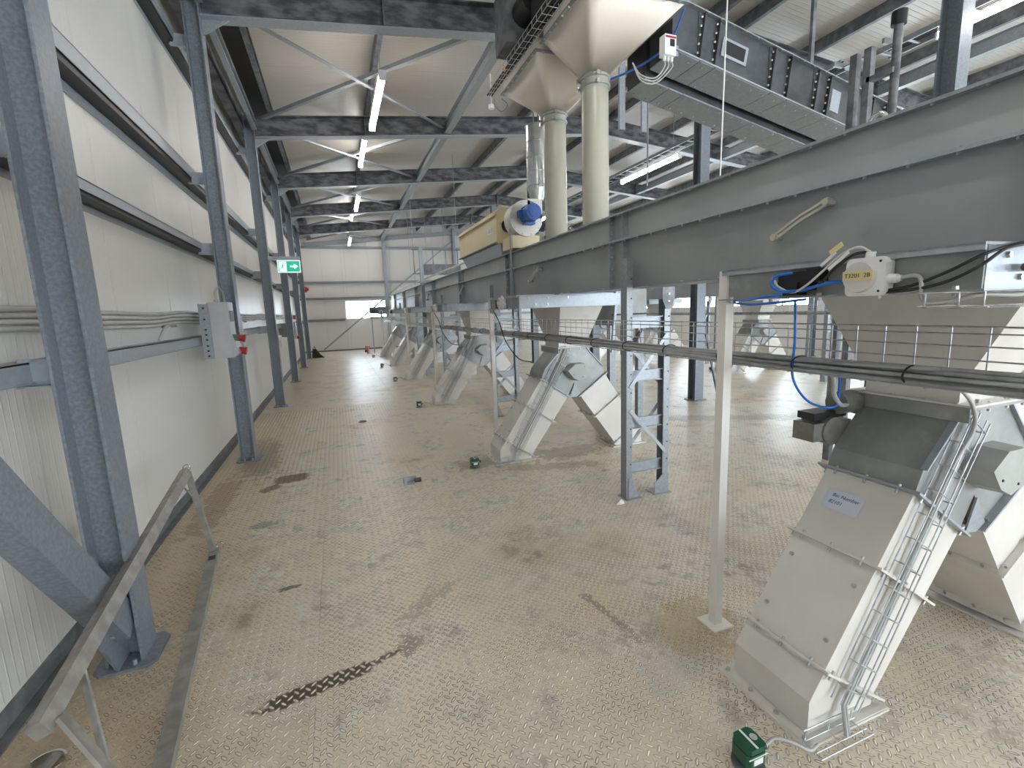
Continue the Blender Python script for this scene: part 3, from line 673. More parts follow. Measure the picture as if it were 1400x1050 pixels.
def add_inlet(t):
    # inlet hopper
    x0, x1, y0, y1 = -0.24, 0.25, -0.36, 0.36; a0, a1, b0, b1 = -0.175, 0.175, -0.17, 0.17
    m = MB(); lo = [(a0, b0, 1.176), (a1, b0, 1.176), (a1, b1, 1.176), (a0, b1, 1.176)]; md = [(a0, b0, 1.25), (a1, b0, 1.25), (a1, b1, 1.25), (a0, b1, 1.25)]; hi = [(x0, y0, 1.604), (x1, y0, 1.604), (x1, y1, 1.604), (x0, y1, 1.604)]
    m.add(lo+md+hi, [(3, 2, 1, 0), (8, 9, 10, 11)] + [(i, (i+1) % 4, (i+1) % 4+4, i+4) for i in range(4)] + [(i+4, (i+1) % 4+4, (i+1) % 4+8, i+8) for i in range(4)])
    fixn(m.build('inlet_hopper', 'chute_paint', t))
    m = MB().box(-0.205, 0.205, -0.225, 0.225, 1.178, 1.186); m.build('hopper_flange', 'chute_paint', t)
    # wire basket running down the front of the left leg, with its cables
    m = MB(); P0 = Vector((-0.155, -HD-0.045, 1.17)); P1 = Vector((-0.775, -HD-0.045, 0.14)); dd = (P1-P0).normalized(); w = Vector((0.82, 0, -0.56))
    off = (0.0, 0.035, 0.095, 0.125)
    dep = (0, -0.0, -0.0, 0)
    for q in off: m.tube([P0+w*q, P1+w*q], 0.0028, 5)
    for q in (0.0, 0.125): m.tube([P0+w*q+Vector((0, 0.035, 0)), P1+w*q+Vector((0, 0.035, 0))], 0.0028, 5)
    Ln = (P1-P0).length
    for i in range(12):
        c0 = P0+dd*(Ln*(i+0.4)/12); m.tube([c0+Vector((0, 0.035, 0)), c0, c0+w*0.125, c0+w*0.125+Vector((0, 0.035, 0))], 0.0026, 5)
    m.build('wire_basket', 'wire_zinc', t)
    m = MB(); 
    for q, r in ((0.055, 0.008), (0.075, 0.006)): m.tube([P0+w*q+Vector((0, 0.02, 0.06)), P0+w*q+Vector((0, 0.02, 0)), P0.lerp(P1, 0.5)+w*(q+0.012)+Vector((0, 0.022, 0)), P1+w*q+Vector((0, 0.02, 0)), P1+w*q+Vector((-0.03, -0.02, -0.09))], r, 7)
    m.build('signal_cable', 'conduit_grey', t)
    # foot tray
    m = MB()
    for (yy_, zz) in ((-0.195, 0.07), (-0.195, 0.025), (-0.265, 0.02), (-0.24, 0.02)): m.tube([(-0.93, yy_, zz), (-0.66, yy_, zz)], 0.0028, 5)
    for q in (-0.92, -0.80, -0.68): m.tube([(q, -0.195, 0.07), (q, -0.195, 0.02), (q, -0.265, 0.02)], 0.0026, 5)
    m.build('foot_basket', 'wire_zinc', t)
proto = make_chute(); add_inlet(proto)
lab1 = ['nearest cream two-way diverter chute with a paper bin label', 'second cream diverter chute from the camera, left conveyor line', 'third cream diverter chute from the camera, left conveyor line', 'fourth cream diverter chute from the camera, left conveyor line', 'fifth cream diverter chute from the camera, left conveyor line', 'farthest cream diverter chute of the left conveyor line, by the far wall']
chutes = []
for k, y in enumerate(UY):
    o = copy_tree(proto, (2.37, y, 0), lab1[k], 'two-way diverter chutes'); chutes.append(o)
for k, y in enumerate(UY[1:5]):
    copy_tree(proto, (X2+0.02, y, 0), '%s cream diverter chute from the camera under the second conveyor in the right half' % ORD[k], 'two-way diverter chutes')
def kill(o):
    for c in list(o.children): kill(c)
    bpy.data.objects.remove(o)
kill(proto)
# paper label on the nearest chute (outer face of its upper section)
c1 = chutes[0]; add_actuator(c1)
A_ = Vector((-0.563, 0, 0.60)); B_ = Vector((-0.385, 0, 0.86)); dirv = (B_-A_).normalized(); nrm = Vector((-dirv.z, 0, dirv.x))
ctr = A_.lerp(B_, 0.60) + nrm*0.0015 + Vector((0, 0.045, 0))
xa = Vector((0, -1, 0)); mw = Matrix((xa, dirv, xa.cross(dirv))).transposed().to_4x4(); mw.translation = ctr
lb = MB().box(-0.075, 0.075, -0.043, 0.043, 0, 0.0006); me = lb.mesh('bin_label'); me.transform(mw); me.materials.append(MATS['paper']); lo = link('bin_label', me, c1, label='handwritten paper bin label')
text_mesh('Bin Number', 0.022, 'ink', 'handwriting', lo, mw @ Matrix.Translation((0.006, 0.018, 0.0009)), 0.2)
text_mesh('82101', 0.022, 'ink', 'handwriting', lo, mw @ Matrix.Translation((-0.025, -0.012, 0.0009)), 0.2)

# ------------------------------------------------------------------ slide gates above the chutes
def make_gate():
    t = thing('slide_gate', 'x', 'slide gate', (0, 0, 0), 'slide gates')
    MB().box(-0.72, -0.712, -0.45, 0.44, 1.606, 1.733).build('side_plate', 'head_sheet', t)
    MB().box(-0.745, -0.36, -0.46, 0.45, 1.726, 1.733).box(-0.745, -0.738, -0.46, 0.45, 1.712, 1.733).build('top_flange', 'galv_light', t)
    MB().box(-0.712, 0.40, -0.452, -0.444, 1.606, 1.726).build('front_plate', 'galv_light', t)
    MB().box(-0.712, 0.40, 0.434, 0.442, 1.606, 1.726).build('rear_plate', 'galv', t)
    MB().box(0.392, 0.40, -0.444, 0.434, 1.606, 1.726).build('end_plate', 'galv', t)
    MB().box(-0.75, 0.40, -0.47, 0.46, 1.604, 1.610).build('bottom_flange', 'galv', t)
    MB().box(-0.30, 0.30, -0.47, 0.46, 1.726, 1.735).build('conveyor_flange', 'galv', t)
    b = MB()
    for q in (-0.4, -0.2, 0.0, 0.2, 0.4): b.hexbolt((-0.735, q, 1.604), (0, 0, -1), 0.009, 0.012); b.hexbolt((-0.735, q, 1.610), (0, 0, 1), 0.009, 0.010)
    for x, z in ((-0.62, 1.70), (-0.55, 1.64), (-0.42, 1.70), (-0.42, 1.64), (-0.2, 1.7)): b.hexbolt((x, -0.452, z), (0, -1, 0), 0.010, 0.008)
    b.build('bolt_heads', 'bolt_zinc', t, kind='stuff')
    # proximity sensor on the front plate, solenoid block on the side plate
    m = MB(); m.box(-0.76, -0.72, 0.02, 0.15, 1.63, 1.70); m.box(-0.77, -0.72, 0.06, 0.12, 1.615, 1.66); m.box(-0.765, -0.72, -0.02, 0.03, 1.66, 1.705); m.build('solenoid_block', 'black', t)
    return t
gp = make_gate()
for k, y in enumerate(UY):
    gq = copy_tree(gp, (2.37, y, 0), '%s galvanized slide gate above its chute, left conveyor line' % ORD[k], 'slide gates')
    if k == 0:
        MB().cyl((-0.58, -0.475, 1.665), (-0.50, -0.475, 1.665), 0.011, n=12).build('proximity_sensor', 'brown', gq); MB().cyl((-0.50, -0.475, 1.665), (-0.485, -0.475, 1.665), 0.008, n=10).build('sensor_tip', 'clear_lid', gq)
for k, y in enumerate(UY[1:4]):
    copy_tree(gp, (X2+0.02, y, 0), '%s slide gate under the second conveyor in the right half' % ORD[k], 'slide gates')
kill(gp)
# round junction boxes on the gates
def junction(loc, label, letters):
    t = thing('junction_box', label, 'junction box', loc, 'gate junction boxes')
    m = MB(); pts = []
    for cx, cz in ((0.042, 0.042), (-0.042, 0.042), (-0.042, -0.042), (0.042, -0.042)):
        a0 = atan2(cz, cx) - pi/4
        pts += [(cx + 0.018*cos(a0+i*pi/8), cz + 0.018*sin(a0+i*pi/8)) for i in range(5)]
    m.prism(pts, 'x', 0, -0.045); fixn(m.build('housing', 'white_plastic', t))
    m = MB(); m.cyl((-0.045, 0.012, 0), (-0.060, 0.012, 0), 0.050, 0.047, n=28); lid = m.build('round_lid', 'clear_lid', t)
    MB().box(-0.0615, -0.060, 0.012-0.047, 0.012+0.047, -0.010, 0.020).build('tape_strip', 'yellow_tape', lid)
    if letters:
        mw = Matrix(((0, 0, -1, -0.0622), (-1, 0, 0, 0.012), (0, 1, 0, 0.005), (0, 0, 0, 1)))
        text_mesh('T3201  2B', 0.019, 'ink', 'handwriting', lid, mw)
    m = MB(); m.cyl((-0.022, -0.058, -0.01), (-0.022, -0.085, -0.01), 0.016, 0.013, n=8); m.cyl((-0.022, -0.085, -0.01), (-0.022, -0.095, -0.01), 0.009, n=8); m.build('cable_gland', 'white_plastic', t)
    m = MB(); m.cyl((-0.022, 0.0, 0.058), (-0.022, 0.0, 0.078), 0.016, 0.014, n=8); m.build('cable_gland', 'white_plastic', t)
    b = MB()
    for yy_, zz in ((-0.045, 0.046), (-0.045, -0.046)): b.cyl((-0.045, yy_, zz), (-0.0465, yy_, zz), 0.004, n=6)
    b.build('lid_screws', 'black', t, kind='stuff')
    return t
def bez(pts, n=8):
    """Catmull-Rom through the points"""
    P = [Vector(p) for p in pts]; P = [P[0]*2-P[1]] + P + [P[-1]*2-P[-2]]; out = []
    for i in range(1, len(P)-2):
        a, b, c, d = P[i-1:i+3]
        for k in range(n):
            t = k/n; out.append(0.5*((2*b) + (c-a)*t + (2*a-5*b+4*c-d)*t*t + (3*b-a-3*c+d)*t**3))
    out.append(P[-2]); return out
junction((1.645, 1.045, 1.662), 'round white junction box with handwritten yellow tape on the nearest slide gate', True)
for k, y in enumerate(UY[1:4]): junction((1.645, y-0.05, 1.665), 'small junction box on the %s slide gate of the left line' % ORD[k+1], False)
def cable(name, label, pts, r, mat, n=8, seg=8, cat='cable', group=None):
    o = MB().tube(bez(pts, seg), r, n).build(name, mat); tag(o, label, cat, group); return o
cable('air_hose', 'bright blue air hose looping over the black solenoid block on the nearest gate', [(1.62, 1.30, 1.695), (1.59, 1.36, 1.69), (1.585, 1.375, 1.655), (1.59, 1.33, 1.630), (1.60, 1.26, 1.632), (1.60, 1.18, 1.648), (1.62, 1.12, 1.655)], 0.006, 'blue_hose')
cable('air_hose', 'blue air hose lying from the white post to the solenoid block', [(1.69, 1.70, 1.60), (1.60, 1.5, 1.604), (1.575, 1.40, 1.612), (1.58, 1.33, 1.618)], 0.005, 'blue_hose')
cable('air_hose', 'second blue hose sagging from the white post under the nearest gate', [(1.69, 1.70, 1.598), (1.62, 1.52, 1.585), (1.60, 1.38, 1.588), (1.65, 1.28, 1.598)], 0.005, 'blue_hose')
cable('air_hose', 'long blue air hose hanging in a loop left of the nearest chute', [(1.80, 1.445, 1.60), (1.80, 1.442, 1.55), (1.80, 1.436, 1.42), (1.82, 1.452, 1.27), (1.86, 1.41, 1.17), (1.93, 1.36, 1.14), (2.02, 1.37, 1.155)], 0.005, 'blue_hose')
cable('air_hose', 'short blue hose rising from the nearest rotary actuator to the tray', [(1.98, 1.36, 1.17), (1.95, 1.34, 1.28), (1.93, 1.32, 1.335)], 0.005, 'blue_hose')
cable('signal_cable', 'pale cable with a white marker tag arching over the junction box', [(1.62, 1.045, 1.74), (1.60, 1.07, 1.758), (1.595, 1.12, 1.74), (1.59, 1.18, 1.69), (1.59, 1.24, 1.645), (1.60, 1.30, 1.625), (1.60, 1.36, 1.65), (1.61, 1.385, 1.672)], 0.004, 'clear_lid')
cable('signal_cable', 'black cable loop beside the junction box', [(1.62, 1.05, 1.742), (1.605, 1.09, 1.735), (1.60, 1.14, 1.70), (1.60, 1.20, 1.645), (1.61, 1.28, 1.625), (1.62, 1.36, 1.64)], 0.005, 'rubber')
t = thing('marker_tags', 'white cable marker sleeves above the junction box', 'cable tag', (1.585, 1.12, 1.70))
MB().bar((0, -0.03, 0.045), (0, 0.035, -0.005), 0.004, 0.010).build('sleeve', 'white_plastic', t); MB().bar((0.01, 0.02, 0.05), (0.01, 0.07, 0.01), 0.004, 0.010).build('sleeve', 'white_plastic', t); MB().bar((0.01, 0.0, 0.075), (0.01, 0.04, 0.05), 0.004, 0.016).build('sleeve', 'yellow_tape', t)
cable('signal_cable', 'upper black cable sweeping right from the junction box to the gate front', [(1.63, 1.10, 1.612), (1.625, 0.95, 1.622), (1.625, 0.85, 1.655), (1.64, 0.77, 1.70), (1.72, 0.75, 1.722), (1.85, 0.75, 1.74)], 0.0045, 'rubber')
cable('signal_cable', 'lower black cable sweeping right from the junction box to the gate front', [(1.63, 1.10, 1.607), (1.622, 0.95, 1.612), (1.622, 0.84, 1.632), (1.635, 0.77, 1.672), (1.70, 0.748, 1.715), (1.85, 0.748, 1.733)], 0.0045, 'rubber')
cable('signal_cable', 'grey cable leaving the junction box gland and bending under the gate edge', [(1.623, 0.955, 1.652), (1.622, 0.915, 1.656), (1.622, 0.898, 1.64), (1.622, 0.892, 1.59), (1.625, 0.87, 1.572), (1.63, 0.82, 1.580), (1.65, 0.77, 1.594), (1.75, 0.74, 1.590), (1.9, 0.73, 1.60)], 0.006, 'conduit_grey')
# small wire basket under the nearest gate
m = MB()
for x, z in ((1.615, 1.602), (1.615, 1.565), (1.64, 1.56)): m.tube([(x, 0.90, z), (x+0.01, 0.74, z), (x+0.35, 0.70, z)], 0.0025, 5)
for q in (0.88, 0.80, 0.745): m.tube([(1.615, q, 1.602), (1.615, q, 1.565), (1.64, q, 1.56)], 0.0025, 5)
tag(m.build('wire_basket', 'wire_zinc'), 'short wire basket hanging below the edge of the nearest gate', 'cable tray')

# ------------------------------------------------------------------ white gate posts
def make_post():
    t = thing('gate_post', 'x', 'post', (0, 0, 0), 'cream gate posts')
    MB().box(-0.0225, 0.0225, -0.0225, 0.0225, 0.008, 1.735).build('square_tube', 'post_paint', t)
    MB().box(-0.06, 0.06, -0.06, 0.06, 0, 0.008).build('foot_plate', 'post_paint', t)
    MB().box(0.0225, 0.085, -0.020, 0.020, 1.610, 1.733).build('gate_bracket', 'galv_light', t)
    MB().cyl((0.0225, -0.024, 1.712), (0.0225, -0.040, 1.712), 0.010, n=8).build('bracket_bolt', 'bolt_zinc', t)
    return t
pp = make_post()
for k, y in enumerate(UY): copy_tree(pp, (1.66, y+0.455, 0), '%s slim cream square post under the slide gates of the left line' % ORD[k], 'cream gate posts')
for k, y in enumerate(UY[1:4]): copy_tree(pp, (X2-0.69, y+0.455, 0), '%s slim cream post under the second conveyor line' % ORD[k], 'cream gate posts')
kill(pp)

# ------------------------------------------------------------------ support trestles
def make_trestle():
    t = thing('support_trestle', 'x', 'support frame', (0, 0, 0), 'galvanized conveyor trestles')
    def legm(x, z1, flip):
        m = MB(); s = -1 if flip else 1
        poly = [(x-0.028, -0.04), (x+0.028, -0.04), (x+0.028, -0.034), (x-0.022, -0.034), (x-0.022, 0.034), (x+0.028, 0.034), (x+0.028, 0.04), (x-0.028, 0.04)]
        if flip: poly = [(2*x-a, b) for a, b in poly]
        m.prism(poly, 'z', 0.006, z1); return m
    LX, RX = -0.185, 0.175
    l = fixn(legm(LX, 1.96, False).build('leg', 'galv', t)); r = fixn(legm(RX, 1.64, True).build('leg', 'galv', t))
    for leg, x, zmax in ((l, LX, 1.9), (r, RX, 1.6)):
        b = MB(); z = 0.15
        while z < zmax:
            b.cyl((x+0.012, -0.041, z), (x+0.012, -0.044, z), 0.006, n=8); z += 0.15
        b.build('punched_holes', 'dark_void', leg, kind='stuff')
    fixn(MB().prism([(LX-0.01, 0.006), (LX+0.10, 0.006), (LX+0.03, 0.18), (LX-0.01, 0.18)], 'y', -0.048, -0.041).build('foot_gusset', 'galv', t))
    fixn(MB().prism([(RX-0.11, 0.006), (RX+0.03, 0.006), (RX+0.03, 0.17), (RX-0.03, 0.17), (RX-0.11, 0.10)], 'y', -0.048, -0.041).build('foot_gusset', 'galv', t))
    MB().box(LX-0.04, LX+0.11, -0.07, 0.07, 0, 0.006).build('foot_plate', 'galv', t); MB().box(RX-0.12, RX+0.05, -0.07, 0.07, 0, 0.006).build('foot_plate', 'galv', t)
    for z in (0.26, 0.64, 1.03, 1.46):
        MB().cbeam((LX+0.026, 0.0, z), (RX-0.026, 0.0, z), 0.09, 0.03, 0.004, up=(0, 0, 1)).build('rung', 'galv_light', t)
    for (za, zb_, yy_) in ((0.76, 0.36, -0.046), (0.94, 1.36, -0.046), (1.34, 0.94, 0.046), (0.36, 0.78, 0.046)):
        MB().bar((LX+0.0, yy_, za), (RX+0.0, yy_, zb_), 0.004, 0.03, up=(0, 0, 1)).build('diagonal_strap', 'galv_light', t)
    fixn(MB().prism([(RX-0.06, 1.735), (RX+0.06, 1.735), (RX+0.06, 1.64), (RX+0.025, 1.56), (RX-0.025, 1.56), (RX-0.06, 1.64)], 'y', -0.050, -0.042).build('head_bracket', 'galv_dark', t))
    b = MB()
    for z in (1.62, 1.68): b.hexbolt((RX, -0.050, z), (0, -1, 0), 0.009, 0.008)
    b.build('bracket_bolts', 'bolt_zinc', t, kind='stuff')
    return t
tp = make_trestle()
for k in range(5): copy_tree(tp, (X1, 3.20+3.45*k, 0), '%s galvanized ladder-like trestle carrying the near conveyor' % ORD[k], 'galvanized conveyor trestles')
for k in range(4): copy_tree(tp, (X2, 3.20+3.45*(k+1)-0.3, 0), '%s galvanized trestle carrying the second conveyor line' % ORD[k], 'galvanized conveyor trestles')
kill(tp)

# ------------------------------------------------------------------ wire cable tray with its cables
def wire_tray(x, y0, y1, label, clabel):
    t = thing('wire_cable_tray', label, 'cable tray', (x, 0, 0))
    m = MB()
    for z in (1.492, 1.470, 1.430, 1.385, 1.340, 1.300): m.tube([(0, y0, z), (0, y1, z)], 0.0028 if z < 1.49 else 0.0034, 5)
    for q in (-0.05, -0.11): m.tube([(q, y0, 1.300), (q, y1, 1.300)], 0.0026, 5)
    m.build('long_wires', 'wire_zinc', t)
    m = MB(); y = y0+0.05
    while y < y1:
        m.tube([(0, y, 1.496), (0, y, 1.300), (-0.115, y, 1.297)], 0.0026, 5); y += 0.1
    m.build('cross_wires', 'wire_zinc', t)
    c = thing('cable_bundle', clabel, 'cables', (x, 0, 0)); rnd = random.Random(int(x*10))
    for i, (dx, dz, r) in enumerate(((-0.022, 1.312, 0.011), (-0.045, 1.314, 0.012), (-0.070, 1.313, 0.011), (-0.093, 1.310, 0.009), (-0.033, 1.334, 0.011), (-0.058, 1.336, 0.010), (-0.080, 1.330, 0.008), (-0.048, 1.352, 0.008))):
        pts = []; y = y0
        ph = rnd.random()*6
        while y < y1+0.01:
            sag = 0.006*sin(y*1.7+ph)
            pts.append((dx+0.006*sin(y*2.1+ph*2), y, dz+sag)); y += 0.25
        MB().tube(pts, r, 7).build('cable', 'cable_grey', c)
    m = MB(); y = y0+0.4
    while y < min(y1, 9):
        ring = [(-0.056+0.054*cos(a), y, 1.328+0.032*sin(a)) for a in [i*2*pi/14 for i in range(14)]]
        m.tube(ring, 0.0035, 5, closed=True); y += 0.42
    m.build('cable_ties', 'black', c, kind='stuff')
wire_tray(1.90, 0.2, 19.5, 'long galvanized wire-mesh cable tray hung in front of the near conveyor chutes', 'bundle of grey cables tied along the near wire tray')
wire_tray(X2-0.47, 4.0, 19.5, 'second wire-mesh cable tray along the right conveyor line', 'bundle of grey cables on the second wire tray')
cable('signal_cable', 'grey cable dropping from the tray to the nearest rotary actuator', [(1.85, 1.50, 1.335), (1.86, 1.38, 1.335), (1.90, 1.335, 1.28), (1.93, 1.345, 1.20), (2.0, 1.36, 1.145), (2.06, 1.37, 1.14)], 0.009, 'conduit_grey')
cable('signal_cable', 'grey cable arching out of the tray onto the nearest wire basket', [(1.83, 1.25, 1.345), (1.83, 1.02, 1.352), (1.86, 0.93, 1.35), (1.95, 0.94, 1.29), (2.13, 0.98, 1.20), (2.19, 0.995, 1.10), (2.13, 1.01, 0.98)], 0.007, 'conduit_grey')
for k, (y, a) in enumerate(((4.95, 'second'), (8.35, 'third'))):
    cable('signal_cable', 'dark cable hanging from the %s slide gate behind the wire tray' % a, [(1.66, y+0.10, 1.60), (1.75, y+0.15, 1.45), (1.80, y+0.12, 1.25), (1.9, y-0.02, 1.05), (2.05, y-0.08, 1.0)], 0.006, 'rubber')

# ------------------------------------------------------------------ green level sensors in the floor
def sensor(x, y, label, k):
    t = thing('level_sensor', label, 'sensor', (x, y, 0), 'green bin sensors')
    m = MB(); m.cyl((0, 0, 0), (0, 0, 0.008), 0.055, n=16); m.cyl((0, 0, 0.008), (0, 0, 0.03), 0.02, n=12); m.build('socket', 'galv_dark', t)
    m = MB(); c = 0.012; h = 0.042; pl_ = [(h-c, -h), (h, -h+c), (h, h-c), (h-c, h), (-h+c, h), (-h, h-c), (-h, -h+c), (-h+c, -h)]
    m.prism(pl_, 'z', 0.03, 0.078); m.prism([(a*0.96, b*0.96) for a, b in pl_], 'z', 0.080, 0.10); bo = fixn(m.build('housing', 'green_cast', t))
    MB().box(-0.041, 0.041, -0.043, -0.041, 0.066, 0.070).box(-0.006, 0.002, -0.040, 0.040, 0.100, 0.1008).build('white_stripe', 'white_paint', bo)
    MB().cyl((0.02, 0.0, 0.100), (0.02, 0.0, 0.1012), 0.013, n=16).build('maker_badge', 'box_grey', bo)
    MB().box(-0.02, 0.02, -0.0435, -0.042, 0.040, 0.062).build('rating_plate', 'white_paint', bo)
    MB().cyl((0.038, -0.01, 0.06), (0.062, -0.012, 0.06), 0.012, n=10).build('cable_gland', 'black', t)
    m = MB(); m.tube(bez([(0.060, -0.012, 0.06), (0.10, -0.02, 0.082), (0.15, -0.05, 0.072), (0.20, -0.075, 0.045), (0.26, -0.06, 0.03)], 6), 0.006, 7); m.build('lead', 'conduit_grey', t)
    return t
for k, y in enumerate(UY):
    sensor(1.215, y-0.165 + (0.01 if k else 0), ['green sensor housing on the floor at the foot of the nearest chute', 'second green sensor box on the floor, left of the second chute', 'third dark green sensor box along the chute row', 'fourth small sensor box along the chute row', 'fifth small sensor box along the chute row', 'sixth, farthest sensor box along the chute row'][k], k)
for k, y in enumerate(UY[1:4]): sensor(X2-1.12+0.33, y+0.5, '%s green sensor box under the second conveyor line' % ORD[k], k)
# ================================================================== FEED PIPES AND HOPPERS
def feed_pipe(y, label):
    t = thing('feed_pipe', label, 'pipe', (2.345, y, 2.33), 'vertical feed pipes')
    MB().cyl((0, 0, 0), (0, 0, 1.27), 0.121, n=40).build('pipe_wall', 'pipe_paint', t)
    MB().cyl((0, 0, 0), (0, 0, 0.008), 0.150, n=32).build('bottom_flange', 'galv_light', t)
    for dz in (1.19, 1.255):
        m = MB(); ring = [(0.125*cos(a), 0.125*sin(a), dz) for a in [i*2*pi/32 for i in range(32)]]; m.tube(ring, 0.012, 8, closed=True)
        cl = m.build('clamp_ring', 'galv_light', t)
        for a in (radians(-110), radians(150)):
            m = MB()
            c = Vector((0.142*cos(a), 0.142*sin(a), dz)); e = Vector((-sin(a), cos(a), 0)); m.cyl(c-e*0.035, c+e*0.035, 0.008, n=8)
            m.box(c.x-0.014, c.x+0.014, c.y-0.014, c.y+0.014, dz-0.016, dz+0.016)
            m.build('clamp_bolt', 'bolt_zinc', cl)
    MB().cyl((0, 0, 1.16), (0, 0, 1.285), 0.124, n=40).build('sleeve', 'pipe_paint', t)
feed_pipe(3.97, 'nearer vertical olive-cream feed pipe dropping onto the conveyor')
feed_pipe(4.80, 'farther vertical olive-cream feed pipe behind the first')
def feed_hopper(y0, y1, py, label):
    t = thing('feed_hopper', label, 'hopper', (2.345, 0, 0), 'cream feed hoppers')
    a = [(-0.123*1.0, py-0.123), (0.123, py-0.123), (0.123, py+0.123), (-0.123, py+0.123)]
    n = 48; lo = []; hi = []
    x0, x1 = -0.42, 0.42
    for i in range(n):
        th = -3*pi/4 + 2*pi*i/n + 1e-9
        c, s_ = cos(th), sin(th); lo.append((0.124*c, py+0.124*s_, 3.605))
        k = 1/max(abs(c), abs(s_)); u, v = c*k, s_*k
        hi.append((x0+(x1-x0)*(u+1)/2, y0+(y1-y0)*(v+1)/2, 3.90))
    m = MB(); m.add(lo+hi, [(i, (i+1) % n, (i+1) % n+n, i+n) for i in range(n)], True)
    o = fixn(m.build('hopper_cone', 'hopper_paint', t))
    so = o.modifiers.new('thickness', 'SOLIDIFY'); so.thickness = 0.004
    MB().box(x0-0.03, x1+0.03, y0-0.03, y1+0.03, 3.90, 3.912).build('rim_flange', 'galv', t)
    MB().box(x0, x1, y0, y1, 3.912, 4.02).build('rim_collar', 'hopper_paint', t)
    b = MB()
    for i in range(7):
        q = (i+0.5)/7
        b.hexbolt((x0-0.018, y0+(y1-y0)*q, 3.90), (0, 0, -1), 0.010, 0.012); b.hexbolt((x0+(x1-x0)*q, y0-0.018, 3.90), (0, 0, -1), 0.010, 0.012)
    b.build('rim_bolts', 'bolt_zinc', t, kind='stuff')
feed_hopper(3.32, 4.12, 3.97, 'nearer cream pyramid hopper above the first feed pipe')
feed_hopper(4.27, 5.17, 4.80, 'farther cream pyramid hopper above the second feed pipe')
# machine over the hoppers
t = thing('hopper_conveyor', 'dark galvanized conveyor trough above the cream hoppers', 'conveyor', (2.345, 3.2, 4.02))
MB().box(-0.36, 0.36, 0, 2.0, 0, 0.55).build('trough', 'galv_dark', t)
MB().box(-0.62, -0.37, 1.30, 1.62, 0.05, 0.55).build('drive_bracket', 'galv_dark', t); MB().cyl((-0.44, 1.05, 0.30), (-0.44, 1.30, 0.30), 0.12, n=18).build('drive_wheel', 'black', t)
MB().box(-0.50, -0.36, 0.5, 1.0, 0.02, 0.5).build('drive_guard', 'black', t)
# basket tray along the hopper rims
t = thing('wire_cable_tray', 'wire basket tray along the left rims of the cream hoppers', 'cable tray', (1.84, 0, 3.90))
m = MB()
for dx, dz in ((0, 0), (-0.05, 0), (-0.10, 0), (0, 0.05), (-0.10, 0.05)): m.tube([(dx, 3.0, dz), (dx, 5.3, dz)], 0.003, 5)
for i in range(23): m.tube([(0, 3.05+0.1*i, 0.05), (0, 3.05+0.1*i, 0), (-0.10, 3.05+0.1*i, 0), (-0.10, 3.05+0.1*i, 0.05)], 0.0028, 5)
m.build('basket_wires', 'wire_zinc', t)
m = MB()
for q in (-0.025, -0.05, -0.075): m.tube([(q, 3.0, 0.012), (q, 5.25, 0.012)], 0.009, 6)
m.build('tray_cables', 'rubber', t)
m = MB(); m.tube(bez([(0, 5.25, 0), (0.03, 5.32, -0.05), (0.10, 5.30, -0.12), (0.16, 5.26, -0.06), (0.08, 5.22, -0.02)], 6), 0.006, 6); m.build('loose_cable', 'cable_grey', t)
MB().cyl((-0.11, 4.62, -0.012), (-0.11, 4.62, -0.03), 0.014, n=8).build('indicator_lamp', 'orange_led', t)
cable('air_hose', 'dark blue hose along the right edge of the nearer hopper', [(2.80, 3.36, 3.90), (2.80, 3.50, 3.76), (2.74, 3.65, 3.68), (2.60, 3.82, 3.62), (2.49, 3.95, 3.60)], 0.009, 'motor_blue')

# ================================================================== INCLINED TWIN CONVEYOR
k_ = 0.195
def inc(x, dz): return 3.603 - k_*(x-3.098) + dz
t = thing('inclined_conveyor', 'dark grey inclined twin drag conveyor crossing overhead to the right', 'conveyor', (0, 0, 0))
xs_ = [2.80, 3.06, 3.22, 3.86, 4.06, 4.42, 4.58, 5.2, 5.4, 6.1, 6.3, 7.1]
for i, (a, b) in enumerate(zip(xs_[:-1], xs_[1:])):
    wide = (b-a) > 0.24
    dp = 0.0 if wide else 0.006
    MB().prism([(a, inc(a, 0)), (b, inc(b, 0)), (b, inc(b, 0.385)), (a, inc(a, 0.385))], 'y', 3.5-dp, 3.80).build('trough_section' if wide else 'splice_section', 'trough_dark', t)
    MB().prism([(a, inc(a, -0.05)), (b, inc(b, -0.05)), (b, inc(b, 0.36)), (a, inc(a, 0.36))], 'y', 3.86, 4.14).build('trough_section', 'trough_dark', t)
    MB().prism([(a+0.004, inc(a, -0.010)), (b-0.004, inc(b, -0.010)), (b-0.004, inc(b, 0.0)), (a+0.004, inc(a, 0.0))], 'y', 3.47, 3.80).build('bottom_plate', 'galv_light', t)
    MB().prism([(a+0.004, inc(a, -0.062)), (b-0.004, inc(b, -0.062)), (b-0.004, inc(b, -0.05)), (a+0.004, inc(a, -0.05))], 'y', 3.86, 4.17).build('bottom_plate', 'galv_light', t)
    if i: 
        MB().prism([(a-0.006, inc(a, -0.01)), (a+0.006, inc(a, -0.01)), (a+0.006+0.06, inc(a, 0.385)), (a-0.006+0.06, inc(a, 0.385))], 'y', 3.465, 3.5).build('splice_flange', 'trough_dark', t)
a, b = 2.80, 7.1
MB().prism([(a, inc(a, 0.385)), (b, inc(b, 0.385)), (b, inc(b, 0.395)), (a, inc(a, 0.395))], 'y', 3.46, 3.83).build('lid_flange', 'galv', t)
MB().prism([(a, inc(a, -0.006)), (b, inc(b, -0.006)), (b, inc(b, 0.006)), (a, inc(a, 0.006))], 'y', 3.455, 3.47).build('edge_lip', 'galv_light', t)
